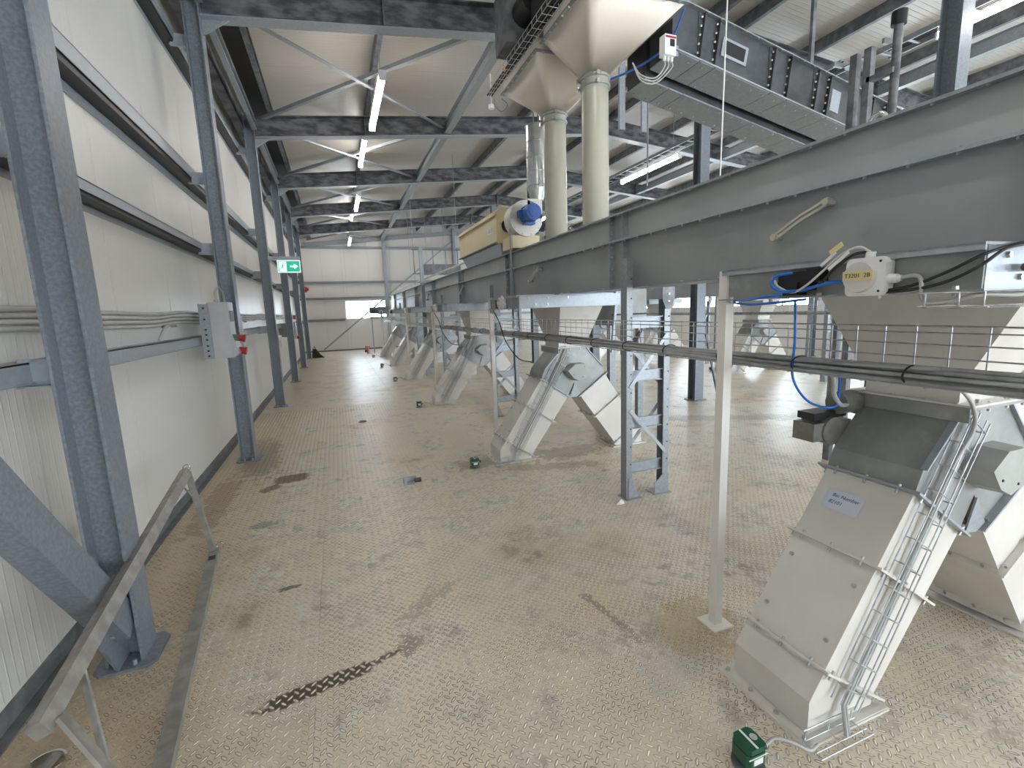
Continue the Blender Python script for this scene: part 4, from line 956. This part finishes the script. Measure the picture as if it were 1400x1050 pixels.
fixn(MB().prism([(3.30, inc(3.30, 0.13)), (3.58, inc(3.58, 0.13)), (3.61, inc(3.61, 0.285)), (3.33, inc(3.33, 0.285))], 'y', 3.488, 3.5).build('inspection_frame', 'galv_light', t))
fixn(MB().prism([(3.335, inc(3.335, 0.155)), (3.555, inc(3.555, 0.155)), (3.575, inc(3.575, 0.26)), (3.355, inc(3.355, 0.26))], 'y', 3.484, 3.49).build('inspection_glass', 'black', t))
fixn(MB().prism([(4.66, inc(4.66, 0.10)), (4.78, inc(4.78, 0.10)), (4.81, inc(4.81, 0.30)), (4.69, inc(4.69, 0.30))], 'y', 3.496, 3.5).build('rating_plate', 'galv_light', t))
b_ = MB(); x = 2.85
while x < 6:
    b_.hexbolt((x, 3.53, inc(x, -0.010)), (0, 0, -1), 0.010, 0.010); b_.hexbolt((x, 3.77, inc(x, -0.010)), (0, 0, -1), 0.010, 0.010); b_.hexbolt((x, 3.89, inc(x, -0.062)), (0, 0, -1), 0.010, 0.010); b_.hexbolt((x, 4.11, inc(x, -0.062)), (0, 0, -1), 0.010, 0.010); b_.hexbolt((x, 3.46, inc(x, 0.385)), (0, 0, -1), 0.009, 0.010)
    x += 0.14
for x in xs_[1:-1]:
    for q in (0.06, 0.13, 0.20, 0.27, 0.34): b_.hexbolt((x-0.02+q*0.15, 3.48, inc(x, q)), (-1, 0, 0), 0.009, 0.016)
b_.build('bolt_heads', 'bolt_zinc', t, kind='stuff')
# isolator box on the inclined conveyor
t = thing('isolator_box', 'small white isolator switch box with red trim beside the nearer hopper', 'switch box', (2.70, 3.40, 3.47))
MB().box(-0.05, 0.06, 0, 0.07, 0.10, 0.25).build('housing', 'white_plastic', t); MB().box(0.0, 0.14, 0.07, 0.10, 0.14, 0.22).build('mounting_arm', 'galv', t); MB().box(0.0, 0.04, -0.006, 0, 0.165, 0.215).build('display', 'black', t); MB().box(-0.045, 0.055, -0.004, 0, 0.225, 0.238).build('red_stripe', 'red_plastic', t)
for i, dx in enumerate((-0.03, 0.005, 0.04)):
    MB().cyl((dx, 0.03, 0.10), (dx, 0.03, 0.065), 0.012, n=8).build('cable_gland', 'white_plastic', t)
    MB().tube(bez([(dx, 0.03, 0.07), (dx, 0.03, 0.02), (-0.10, 0.05, -0.06-0.02*i), (-0.22, 0.08, -0.04-0.02*i), (-0.27, 0.12, 0.06)], 6), 0.0055, 6).build('cable_loop', 'conduit_grey', t)
# hanger channels and support post of the inclined conveyor
for x, lab in ((3.98, 'left perforated hanger channel dangling below the inclined conveyor'), (4.35, 'right perforated hanger channel dangling below the inclined conveyor')):
    m = MB(); m.cbeam((x, 6.0, 4.02), (x, 6.0, zb(x)-0.008), 0.09, 0.04, 0.004, up=(1, 0, 0)); o = m.build('hanger_channel', 'galv_light'); tag(o, lab, 'bracket', 'hanger channels')
m = MB(); m.cyl((4.40, 6.0, 3.3), (4.40, 6.0, zb(4.4)-0.008), 0.012, n=8); tag(m.build('threaded_rod', 'galv'), 'threaded rod below the right hanger channel', 'rod')

# ================================================================== DUST FILTER, FAN, DUCT
t = thing('dust_filter', 'cream dust filter box with blue logo on top of the near conveyor', 'filter', (2.35, 5.95, 2.33))
x0, x1, L = -0.25, 0.25, 2.10
m = MB(); m.add([(-0.215, 0.12, 0.15), (0.215, 0.12, 0.15), (0.215, L, 0.15), (-0.215, L, 0.15), (-0.16, 0.22, 0.0), (0.16, 0.22, 0.0), (0.16, L-0.06, 0.0), (-0.16, L-0.06, 0.0)], [(0, 1, 2, 3), (7, 6, 5, 4), (0, 4, 5, 1), (1, 5, 6, 2), (2, 6, 7, 3), (3, 7, 4, 0)])
fixn(m.build('transition', 'galv_light', t))
MB().box(x0, x1, 0.12, L, 0.155, 0.50).build('housing', 'filter_paint', t)
fixn(MB().prism([(x0-0.03, 0.50), (x1+0.03, 0.50), (x1+0.03, 0.56), (x0+0.06, 0.60), (x0-0.03, 0.53)], 'y', 0.10, L+0.02).build('hood', 'filter_paint', t))
MB().box(x0-0.02, x1+0.02, 0.08, 0.13, 0.14, 0.53).build('end_frame', 'filter_paint', t)
MB().cyl((x0+0.14, 0.085, 0.36), (x0+0.14, 0.06, 0.36), 0.09, n=20).build('inlet_hole', 'black', t)
MB().box(x0-0.03, x1+0.03, 0.09, L+0.03, 0.145, 0.157).build('base_flange', 'galv_dark', t)
mw = Matrix(((0, 0, -1, x0-0.0008), (-1, 0, 0, 0.42), (0, 1, 0, 0.34), (0, 0, 0, 1)))
lg = MB().box(-0.11, 0.11, -0.035, 0.035, 0, 0.0006); me = lg.mesh('logo_patch'); me.transform(mw); me.materials.append(MATS['white_paint']); lo = link('logo_patch', me, t, label='small white patch with a blue logo')
text_mesh('BOSS', 0.075, 'logo_blue', 'logo_letters', lo, mw @ Matrix.Translation((0, 0, 0.0009)), 0.3)
t = thing('extraction_fan', 'cream round extraction fan with blue electric motor beside the dust filter', 'fan', (2.305, 5.55, 2.33))
MB().cyl((0, 0.0, 0.37), (0, 0.22, 0.37), 0.215, n=40).build('fan_scroll', 'chute_paint', t)
MB().box(0.02, 0.215, 0.0, 0.22, 0.37, 0.60).build('outlet_neck', 'chute_paint', t)
MB().box(-0.18, 0.18, 0.03, 0.40, 0.02, 0.17).build('fan_base', 'filter_paint', t)
b = MB()
for i in range(10): a = i*2*pi/10; b.hexbolt((0.195*cos(a), 0, 0.37+0.195*sin(a)), (0, -1, 0), 0.010, 0.008)
b.build('scroll_bolts', 'bolt_zinc', t, kind='stuff')
m = MB(); m.cyl((0, 0, 0.40), (0, -0.13, 0.40), 0.098, n=28); mo = m.build('motor_body', 'motor_blue', t)
m = MB()
for i in range(16):
    a = i*2*pi/16; m.bar((0.10*cos(a), -0.02, 0.40+0.10*sin(a)), (0.10*cos(a), -0.12, 0.40+0.10*sin(a)), 0.006, 0.016, up=(cos(a), 0, sin(a)))
m.build('cooling_fins', 'motor_blue', mo)
m = MB(); m.cyl((0, -0.13, 0.40), (0, -0.24, 0.40), 0.103, 0.095, n=28); m.cyl((0, -0.24, 0.40), (0, -0.245, 0.40), 0.06, n=20); m.build('fan_cowl', 'motor_blue', mo)
MB().box(-0.06, 0.06, -0.13, -0.02, 0.28, 0.31).box(-0.135, -0.09, -0.12, -0.03, 0.36, 0.44).build('terminal_box', 'motor_blue', mo)
t = thing('spiral_duct', 'vertical shiny spiral-seam exhaust duct above the extraction fan', 'duct', (2.52, 5.68, 2.93))
m = MB(); m.cyl((0, 0, 0.15), (0, 0, 0.88), 0.130, n=36); du = m.build('duct_wall', 'duct_spiral', t)
m = MB()
for z in (0.16, 0.33, 0.50, 0.68, 0.87): m.tube([(0.131*cos(a), 0.131*sin(a), z+0.02*a/6.28) for a in [i*2*pi/32 for i in range(32)]], 0.006, 6, closed=True)
m.build('seam_ribs', 'duct_spiral', du)
MB().cyl((-0.01, -0.02, 0.0), (0, 0, 0.15), 0.07, 0.125, n=32).build('reducer_cone', 'duct_spiral', t)
for dx in (-0.03, 0.03): MB().cyl((dx, 0, 0.88), (dx, 0, 2.2), 0.008, n=6).build('hanger_rod', 'galv_dark', t)
t = thing('conduit_pole', 'thin vertical conduit pole in front of the dust filter', 'pole', (2.13, 5.66, 1.74))
MB().cyl((0, 0, 0), (0, 0, 0.90), 0.014, n=8).build('pole_tube', 'galv', t); MB().tube(bez([(0, 0, 0.88), (0.04, -0.02, 0.93), (0.08, -0.02, 0.86), (0.12, -0.05, 0.90), (0.14, -0.06, 1.0)], 6), 0.007, 6).build('motor_lead', 'rubber', t)

# ================================================================== FAR ACCESS PLATFORM ABOVE THE CONVEYOR
t = thing('access_platform', 'small railed access platform over the near conveyor far down the hall', 'platform', (2.0, 12.0, 1.74))
m = MB()
for z in (0.82, 1.40): m.bar((-0.10, 0, z), (1.15, 0, z), 0.03, 0.03)
m.build('guard_rail', 'galv_dark', t)
for x in (-0.06, 0.42, 0.75, 1.05): MB().bar((x, 0, 0.82), (x, 0, 1.40), 0.022, 0.022, up=(0, 1, 0)).build('baluster', 'galv_dark', t)
MB().box(0.07, 0.16, -0.05, 0.05, -1.74, 1.46).build('corner_post', 'galv', t)
MB().box(0.25, 1.20, 0.3, 0.9, 0.86, 1.08).build('toe_board', 'galv_dark', t)
o = MB().tube([(2.42, 8.4, 2.52), (2.42, 19.5, 2.52)], 0.02, 8).build('service_pipe', 'white_paint'); tag(o, 'thin white service pipe running along above the far part of the near conveyor', 'pipe')

# grey elevator casing behind the near conveyor
t = thing('elevator_casing', 'grey bolted casing with a black square port behind the second chute', 'casing', (3.45, 5.0, 0.98))
MB().box(-0.28, 0.22, 0, 0.4, 0.38, 1.1).build('casing_body', 'head_sheet', t); MB().box(-0.02, 0.06, -0.004, 0, 0.36, 0.42).box(-0.28, 0.22, -0.012, 0, 0.50, 0.52).build('port', 'black', t)
MB().box(-0.28, -0.20, 0.05, 0.12, -0.98, 0.38).build('leg', 'galv', t); MB().box(0.14, 0.22, 0.05, 0.12, -0.98, 0.38).build('leg', 'galv', t)
m = MB(); m.bar((-0.30, -0.03, 0.05), (-0.22, -0.03, 0.98), 0.03, 0.03, up=(0, 1, 0)); m.build('guide_rail', 'galv_light', t)
m = MB()
for r in (0.10, 0.13, 0.16): m.tube(bez([(-0.15, -0.04, 0.36), (-0.12, -0.04, 0.36-r), (0.0, -0.04, 0.30-r), (0.12, -0.04, 0.38-r*0.5), (0.12, -0.04, 0.40)], 6), 0.012, 6)
m.build('hanging_hoses', 'rubber', t)

# ================================================================== LEFT WALL EQUIPMENT
t = thing('wall_conduits', 'row of grey plastic conduits snaking along the left wall girt', 'conduit', (-1.335, 0, 0))
rnd = random.Random(3)
for i, z in enumerate((1.672, 1.642, 1.612, 1.582)):
    pts = []; y = -0.4
    while y < 20:
        near = 0 if y < 1 else 1
        pts.append((0.010*sin(y*1.3+i), y, z + (0.010*sin(y*2.6+0.25*i)+0.004*sin(y*5.1+0.4*i))*near)); y += 0.15
    MB().tube(pts, 0.0135, 8).build('conduit', 'conduit_grey', t)
m = MB(); m.tube(bez([(0.01, 4.95, 1.575), (0.02, 4.7, 1.57), (0.03, 4.55, 1.535), (0.03, 4.42, 1.46)], 6), 0.0115, 8); m.build('branch_conduit', 'conduit_grey', t)
m = MB()
for y in (2.2, 3.2, 4.75, 5.0, 7.3, 8.6): m.box(-0.04, 0.0, y, y+0.03, 1.55, 1.68)
m.build('conduit_clips', 'galv_light', t)
t = thing('distribution_box', 'tall grey distribution box with red sockets mounted by the second column', 'electrical box', (-1.24, 5.42, 1.22))
MB().box(-0.005, 0.08, -0.02, 0.0, 0.0, 0.54).build('mounting_rail', 'galv', t)
b = MB()
for z in (0.03, 0.08, 0.13, 0.19, 0.24, 0.29, 0.39, 0.50): b.box(0.028, 0.046, -0.022, -0.020, z-0.008, z+0.008)
b.build('rail_slots', 'dark_void', t, kind='stuff')
MB().box(0.065, 0.245, 0.0, 0.26, 0.0, 0.555).build('enclosure', 'box_grey', t)
fixn(MB().prism([(0.245, 0.0), (0.30, 0.04), (0.245, 0.24)], 'y', 0.02, 0.26).build('socket_panel', 'box_grey', t))
MB().box(0.245, 0.249, 0.05, 0.22, 0.36, 0.47).build('breaker_window', 'black', t)
for z, mt in ((0.20, 'red_plastic'), (0.07, 'red_plastic')):
    m = MB(); m.cyl((0.25, 0.13, z), (0.33, 0.13, z-0.015), 0.034, n=18); m.cyl((0.33, 0.13, z-0.015), (0.345, 0.13, z-0.018), 0.040, n=18); m.build('power_socket', mt, t)
MB().box(0.245, 0.29, 0.04, 0.09, 0.17, 0.23).build('socket_flap', 'green_plastic', t); MB().box(0.245, 0.28, 0.04, 0.08, 0.03, 0.10).build('socket_flap', 'black', t)
MB().cyl((0.13, 0.12, 0.555), (0.13, 0.12, 0.585), 0.018, n=10).build('cable_gland', 'conduit_grey', t)
MB().tube(bez([(0.13, 0.12, 0.58), (0.13, 0.13, 0.66), (0.14, 0.22, 0.71), (0.15, 0.34, 0.67), (0.15, 0.40, 0.55), (0.15, 0.42, 0.40)], 6), 0.011, 8).build('feed_conduit', 'conduit_grey', t)
t = thing('socket_box', 'small dark-fronted box on the wall just past the second column', 'electrical box', (-1.25, 6.75, 1.40))
MB().box(0, 0.14, 0, 0.10, 0.05, 0.24).build('housing', 'box_grey', t); MB().box(0.0, 0.12, -0.006, 0, 0.06, 0.23).build('front', 'black', t); fixn(MB().prism([(0.0, 0.05), (0.09, 0.05), (0.07, -0.06)], 'y', 0.0, 0.07).build('socket_shroud', 'box_grey', t))
m = MB(); ring = [(-1.33, 7.0, 1.66), (-1.33, 6.97, 1.80), (-1.33, 6.98, 2.05), (-1.33, 7.03, 2.08), (-1.33, 7.10, 2.05), (-1.33, 7.12, 1.75), (-1.33, 7.06, 1.66)]
m.tube(bez(ring, 6), 0.010, 7); m.box(-1.34, -1.32, 6.96, 7.12, 1.98, 1.995).box(-1.34, -1.32, 6.96, 7.12, 1.74, 1.755)
tag(m.build('conduit_loop', 'conduit_grey'), 'hairpin loop of grey conduit on the wall past the second column', 'conduit')
# exit sign on its bracket arm
t = thing('exit_sign', 'green illuminated running-man exit sign with arrow, on the third column', 'sign', (-0.86, 9.2, 2.37))
MB().box(-0.135, 0.36, 0.02, 0.12, 0.215, 0.28).build('bracket_arm', 'galv_light', t)
MB().box(0.0, 0.37, 0.0, 0.05, 0.0, 0.215).build('housing', 'white_plastic', t)
MB().box(0.006, 0.364, -0.004, 0, 0.006, 0.209).build('white_border', 'sign_white', t)
MB().box(0.014, 0.356, -0.007, -0.004, 0.016, 0.199).build('green_panel', 'sign_green', t)
MB().box(0.03, 0.145, -0.009, -0.007, 0.028, 0.187).build('door_symbol', 'sign_white', t)
m = MB(); m.prism([(0.20, 0.095), (0.265, 0.095), (0.265, 0.065), (0.33, 0.108), (0.265, 0.15), (0.265, 0.12), (0.20, 0.12)], 'y', -0.009, -0.007); fixn(m.build('arrow_symbol', 'sign_white', t))
m = MB(); Y = -0.0105
m.cyl((0.098, -0.009, 0.163), (0.098, -0.0115, 0.163), 0.013, n=12)
for a, b, w in (((0.092, 0.145), (0.080, 0.10), 0.022), ((0.080, 0.10), (0.102, 0.078), 0.014), ((0.102, 0.078), (0.092, 0.05), 0.012), ((0.080, 0.10), (0.064, 0.072), 0.014), ((0.064, 0.072), (0.042, 0.066), 0.012), ((0.092, 0.14), (0.114, 0.122), 0.010), ((0.114, 0.122), (0.128, 0.136), 0.010), ((0.088, 0.142), (0.060, 0.132), 0.010), ((0.060, 0.132), (0.052, 0.108), 0.010)):
    m.bar((a[0], Y, a[1]), (b[0], Y, b[1]), w, 0.003, up=(0, 1, 0))
m.build('running_man', 'sign_green', t)
for (y, z, lab, kind) in ((19.58, 2.62, 'red alarm sounder high on a far left-wall column', 0), (13.0, 1.60, 'red fire call point on the fourth column', 1)):
    t = thing('fire_alarm', lab, 'fire alarm', (-0.98, y, z))
    if kind == 0:
        MB().cyl((0, 0, 0), (0.07, 0, 0), 0.12, 0.10, n=20).build('sounder_base', 'red_plastic', t); MB().cyl((0.07, 0, 0), (0.14, 0, 0), 0.06, n=16).build('strobe_lens', 'red_plastic', t)
    else:
        MB().box(0, 0.06, -0.05, 0.05, -0.05, 0.05).build('housing', 'red_plastic', t); MB().box(0.06, 0.064, -0.03, 0.03, -0.03, 0.03).build('glass_plate', 'white_plastic', t)
t = thing('wall_socket', 'round white sensor with short tail on the third column', 'sensor', (-0.99, 9.46, 1.20))
MB().cyl((0, 0, 0.04), (0.05, 0, 0.04), 0.055, 0.045, n=18).build('sensor_body', 'white_plastic', t); MB().tube(bez([(0.02, 0, -0.01), (0.03, 0.0, -0.07), (0.03, 0.02, -0.13)], 6), 0.012, 7).build('tail', 'white_plastic', t)
t = thing('control_panel', 'pale control box with coiled cable on the wall by the fourth column', 'electrical box', (-1.1, 13.4, 1.05))
MB().box(-0.28, 0.0, 0.05, 0.17, 0.05, 0.37).build('wall_bracket', 'galv', t); MB().box(0, 0.12, 0, 0.22, 0.0, 0.42).build('housing', 'box_grey', t); MB().cyl((0.12, 0.11, 0.03), (0.17, 0.11, 0.03), 0.04, n=14).build('red_socket', 'red_plastic', t); MB().tube([(0.06, 0.11+0.10*cos(a), 0.56+0.12*sin(a)) for a in [i*2*pi/20 for i in range(20)]], 0.012, 6, closed=True).build('coiled_cable', 'conduit_grey', t)
t = thing('tool_bag', 'black bag leaning at the foot of the far left column', 'bag', (-0.80, 19.9, 0))
m = MB(); m.add([(-0.18, -0.12, 0), (0.28, -0.12, 0), (0.22, 0.12, 0), (-0.18, 0.12, 0), (-0.14, -0.08, 0.34), (-0.02, -0.06, 0.36), (0.0, 0.06, 0.35), (-0.14, 0.07, 0.36), (0.14, -0.1, 0.12), (0.12, 0.1, 0.14)], [(0, 1, 8, 5, 4), (1, 2, 9, 8), (2, 3, 7, 6, 9), (3, 0, 4, 7), (4, 5, 6, 7), (8, 9, 6, 5), (3, 2, 1, 0)])
fixn(m.build('bag_body', 'black', t)); MB().tube(bez([(-0.10, 0, 0.35), (-0.06, 0, 0.45), (-0.02, 0, 0.35)], 6), 0.012, 6).build('bag_handle', 'rubber', t)
t = thing('floor_valve', 'pinkish-red capped valve standing on the floor near the far wall', 'valve', (1.15, 20.3, 0))
MB().cyl((0, 0, 0), (0, 0, 0.25), 0.05, n=12).build('stem', 'pink', t); MB().cyl((0, 0, 0.25), (0, 0, 0.33), 0.11, n=14).build('cap', 'pink', t); MB().cyl((-0.12, 0, 0.12), (-0.02, 0, 0.12), 0.06, n=12).build('side_port', 'brown', t)

# ================================================================== LEANING FRAME IN THE FOREGROUND
t = thing('leaning_frame', 'dirty grey aluminium rail frame leaning against the nearest column', 'metal frame', (-0.75, 2.5, 0))
O = Vector((-0.75, 2.5, 0))
def lp(x, y, z): return Vector((x, y, z))-O
T0, T1 = lp(-1.005, 3.52, 0.625), lp(-0.945, 1.66, 0.40)
B0, B1 = lp(-0.925, 3.58, 0.022), lp(-0.655, 1.25, 0.022)
MB().bar(T0, T1, 0.045, 0.055, up=(-0.4, 0, 1)).build('top_rail', 'frame_alloy', t)
MB().bar(B0, B1, 0.060, 0.042).build('bottom_rail', 'frame_alloy', t)
MB().bar(T0+Vector((0.01, -0.01, 0)), B0+Vector((0.0, -0.03, 0.0)), 0.035, 0.025, up=(0, 1, 0)).build('end_leg', 'frame_alloy', t)
MB().bar(T0+Vector((0, -0.14, -0.03)), T0.lerp(B0, 0.35), 0.012, 0.006, up=(1, 0, 0)).build('corner_strap', 'frame_alloy', t)
L1 = T0.lerp(T1, 0.985)
MB().bar(L1+Vector((0.03, 0.03, -0.01)), lp(-0.69, 1.60, 0.04), 0.055, 0.012, up=(1, 0.2, 0.3)).build('near_leg', 'frame_alloy', t)
L2 = T0.lerp(T1, 0.87)
MB().bar(L2+Vector((0.02, 0, -0.02)), lp(-0.80, 1.66, 0.19), 0.025, 0.008, up=(0, 1, 0.2)).build('inner_strap', 'frame_alloy', t)
m = MB(); m.box(-0.0, 0.0, 0, 0, 0, 0)
dB = (B1-B0).normalized(); c = B0+dB*0.15
MB().bar(c-dB*0.03, c+dB*0.03, 0.040, 0.0445).build('black_tape', 'black', t)
for c, nm in ((T0+Vector((0.0, 0.02, 0.02)), 'pin_ring'), (B0+Vector((0.03, 0.02, 0.025)), 'pin_ring')):
    MB().tube([c+Vector((0.022*cos(a), 0.004, 0.022*sin(a))) for a in [i*2*pi/14 for i in range(14)]], 0.004, 6, closed=True).build(nm, 'chrome', t)
# chrome clamp at the near end
t = thing('tube_clamp', 'open chrome half-ring tube clamp lying on the floor by the left wall', 'clamp', (-1.13, 1.98, 0.0))
m = MB()
def arc(c, r, a0, a1, z0, z1, y): return [(c[0]+r*cos(radians(a0+(a1-a0)*i/12)), c[1]+r*sin(radians(a0+(a1-a0)*i/12))+y, z0) for i in range(13)]
for a0, a1 in ((20, 150), (200, 330)):
    pts = arc((0, 0), 0.055, a0, a1, 0.02, 0.02, 0); 
    v = []; f = []
    for i, p in enumerate(pts):
        q = Vector((p[0], p[1], 0)).normalized()*0.007
        v += [(p[0], p[1], 0.004), (p[0], p[1], 0.036), (p[0]+q.x, p[1]+q.y, 0.036), (p[0]+q.x, p[1]+q.y, 0.004)]
        if i: b_ = 4*(i-1); f += [(b_+j, b_+(j+1) % 4, b_+4+(j+1) % 4, b_+4+j) for j in range(4)]
    f += [(0, 1, 2, 3), (len(v)-4, len(v)-1, len(v)-2, len(v)-3)]
    fixn(MB().add(v, f).build('half_ring', 'chrome', t))
MB().bar((-0.012, -0.055, 0.02), (0.012, 0.055, 0.02), 0.025, 0.02).build('cross_bar', 'frame_alloy', t)
t = thing('floor_fitting', 'small loose galvanized clamp lying on the aisle floor', 'clamp', (0.545, 4.36, 0))
MB().box(-0.075, -0.05, -0.05, 0.05, 0, 0.05).box(-0.075, 0.05, 0.04, 0.05, 0, 0.05).box(-0.05, 0.02, -0.05, 0.04, 0.002, 0.006).build('bracket', 'galv_light', t); MB().cyl((0.03, 0, 0.02), (0.09, 0, 0.02), 0.022, n=12).build('bolt', 'brown', t)
t = thing('crumpled_paper', 'crumpled scrap of paper on the floor by the first trestle', 'litter', (2.05, 3.12, 0))
m = MB(); rr = random.Random(5); v = [(0.045*cos(i*2*pi/7)*(0.7+0.5*rr.random()), 0.03*sin(i*2*pi/7)*(0.7+0.5*rr.random()), 0.0) for i in range(7)] + [(0.02*cos(i*2*pi/7), 0.015*sin(i*2*pi/7), 0.02+0.02*rr.random()) for i in range(7)]
m.add(v, [(i, (i+1) % 7, (i+1) % 7+7, i+7) for i in range(7)] + [tuple(range(7, 14)), tuple(range(6, -1, -1))]); fixn(m.build('scrap', 'clear_lid', t))
t = thing('floor_marker', 'small dark puck fixed in the aisle floor far down the hall', 'fitting', (0.25, 7.3, 0)); MB().cyl((0, 0, 0), (0, 0, 0.012), 0.06, n=14).build('ring', 'galv_dark', t); MB().cyl((0, 0, 0.012), (0, 0, 0.018), 0.035, n=12).build('cap', 'black', t)

# ================================================================== OVERHEAD SERVICES ON THE RIGHT
def ladder(x, y0, y1, z, label, w=0.22):
    t = thing('cable_ladder', label, 'cable tray', (x, 0, z), 'overhead cable ladders')
    for s in (-w/2, w/2): MB().cbeam((s, y0, 0), (s, y1, 0), 0.06, 0.02, 0.003).build('side_rail', 'galv', t)
    y = y0+0.1
    while y < y1:
        MB().box(-w/2, w/2, y-0.012, y+0.012, -0.015, 0.0).build('rung', 'galv', t); y += 0.30
    m = MB()
    for i, q in enumerate((-0.07, -0.035, 0.0, 0.04, 0.075)): m.tube([(q, y0+0.05*i, 0.012), (q, y1-0.04*i, 0.012)], 0.010, 6)
    m.build('ladder_cables', 'rubber', t)
    return t
ladder(6.95, 5.0, 14.0, 4.80, 'overhead cable ladder right of the pipes above the lit tube', 0.26)
ladder(6.80, 2.2, 4.45, 4.62, 'overhead cable ladder at upper right beyond the tall column', 0.26)
t = thing('ladder_bridge', 'short cross piece joining the two overhead cable ladders', 'cable tray', (6.88, 4.7, 4.72)); MB().box(-0.2, 0.2, -0.35, -0.32, -0.02, 0.04).build('side_rail', 'galv', t); MB().box(-0.2, 0.2, 0.28, 0.31, 0.0, 0.06).build('side_rail', 'galv', t); MB().box(-0.03, 0.03, -0.35, 0.31, 0.0, 0.015).build('rung', 'galv', t)
t = thing('pipe_stand', 'dark welded frame standing behind the near conveyor at upper right', 'frame', (4.5, 3.1, 0))
for dx, dy, zt, mt in ((0.0, 0.06, 3.70, 'galv_dark'), (0.0, -0.06, 3.70, 'galv_dark')): MB().box(dx-0.03, dx+0.03, dy-0.03, dy+0.03, 0, zt).build('upright', mt, t)
MB().box(-0.03, 0.03, -0.27, -0.06, 3.42, 3.46).build('cross_rail', 'galv_dark', t)
m = MB(); m.cyl((0.02, -0.26, 0.0), (0.02, -0.26, 3.80), 0.032, n=12); m.build('dark_standpipe', 'rafter_steel', t); MB().cyl((0.02, -0.26, 3.78), (0.02, -0.26, 3.88), 0.055, n=12).build('standpipe_cap', 'black', t)
m = MB(); m.box(4.48, 4.52, 3.58, 3.61, 3.83, 5.3); o = m.build('hanger_strip', 'galv_dark'); tag(o, 'perforated steel hanger strip dropping from the roof at upper right', 'bracket')
o = MB().tube([(2.98, 3.12, 2.33), (3.0, 3.12, 4.0), (3.0, 3.12, 5.35)], 0.006, 6).build('pull_cord', 'white_paint'); tag(o, 'taut pale pull cord hanging in front of the inclined conveyor', 'cord')
for i, (x, y) in enumerate(((2.2, 13.6), (3.1, 12.2), (3.3, 17.5), (2.6, 16.9), (3.95, 17.5))):
    o = MB().tube([(x, y, 2.4 if i != 1 else 3.2), (x, y, zroof(x))], 0.006, 5).build('hanger_wire', 'galv'); tag(o, ['thin wire hanging in the third roof bay left of the pipes', 'thin wire hanging behind the dust filter', 'thin wire near the ridge in the far bays', 'thin wire in the far bays above the platform', 'thin wire just left of the far ridge'][i], 'wire', 'hanging wires')
t = thing('smoke_detector', 'round white detector on the roof purlin beside the tall mid-hall column', 'detector', (7.4, 3.9, 5.1)); MB().cyl((0, 0, 0), (0, 0, 0.10), 0.04, n=14).build('neck', 'black', t); MB().cyl((0, 0, -0.02), (0, 0, 0.04), 0.10, 0.08, n=20).build('detector_head', 'white_plastic', t)
t = thing('smoke_detector', 'round white detector under the roof left of the hoppers', 'detector', (2.75, 8.0, 4.95)); MB().cyl((0, 0, 0), (0, 0, 0.55), 0.012, n=8).build('neck', 'white_plastic', t); MB().cyl((0, 0, -0.03), (0, 0, 0.03), 0.05, 0.045, n=16).build('detector_head', 'white_plastic', t)
# leaning conduit offcut by the mid-hall column
m = MB(); m.bar((5.85, 6.0, 0.0), (5.66, 6.12, 1.1), 0.03, 0.03, up=(1, 0, 0)); o = m.build('perforated_strip', 'galv_dark'); tag(o, 'perforated strip leaning at the foot of the mid-hall column', 'offcut')
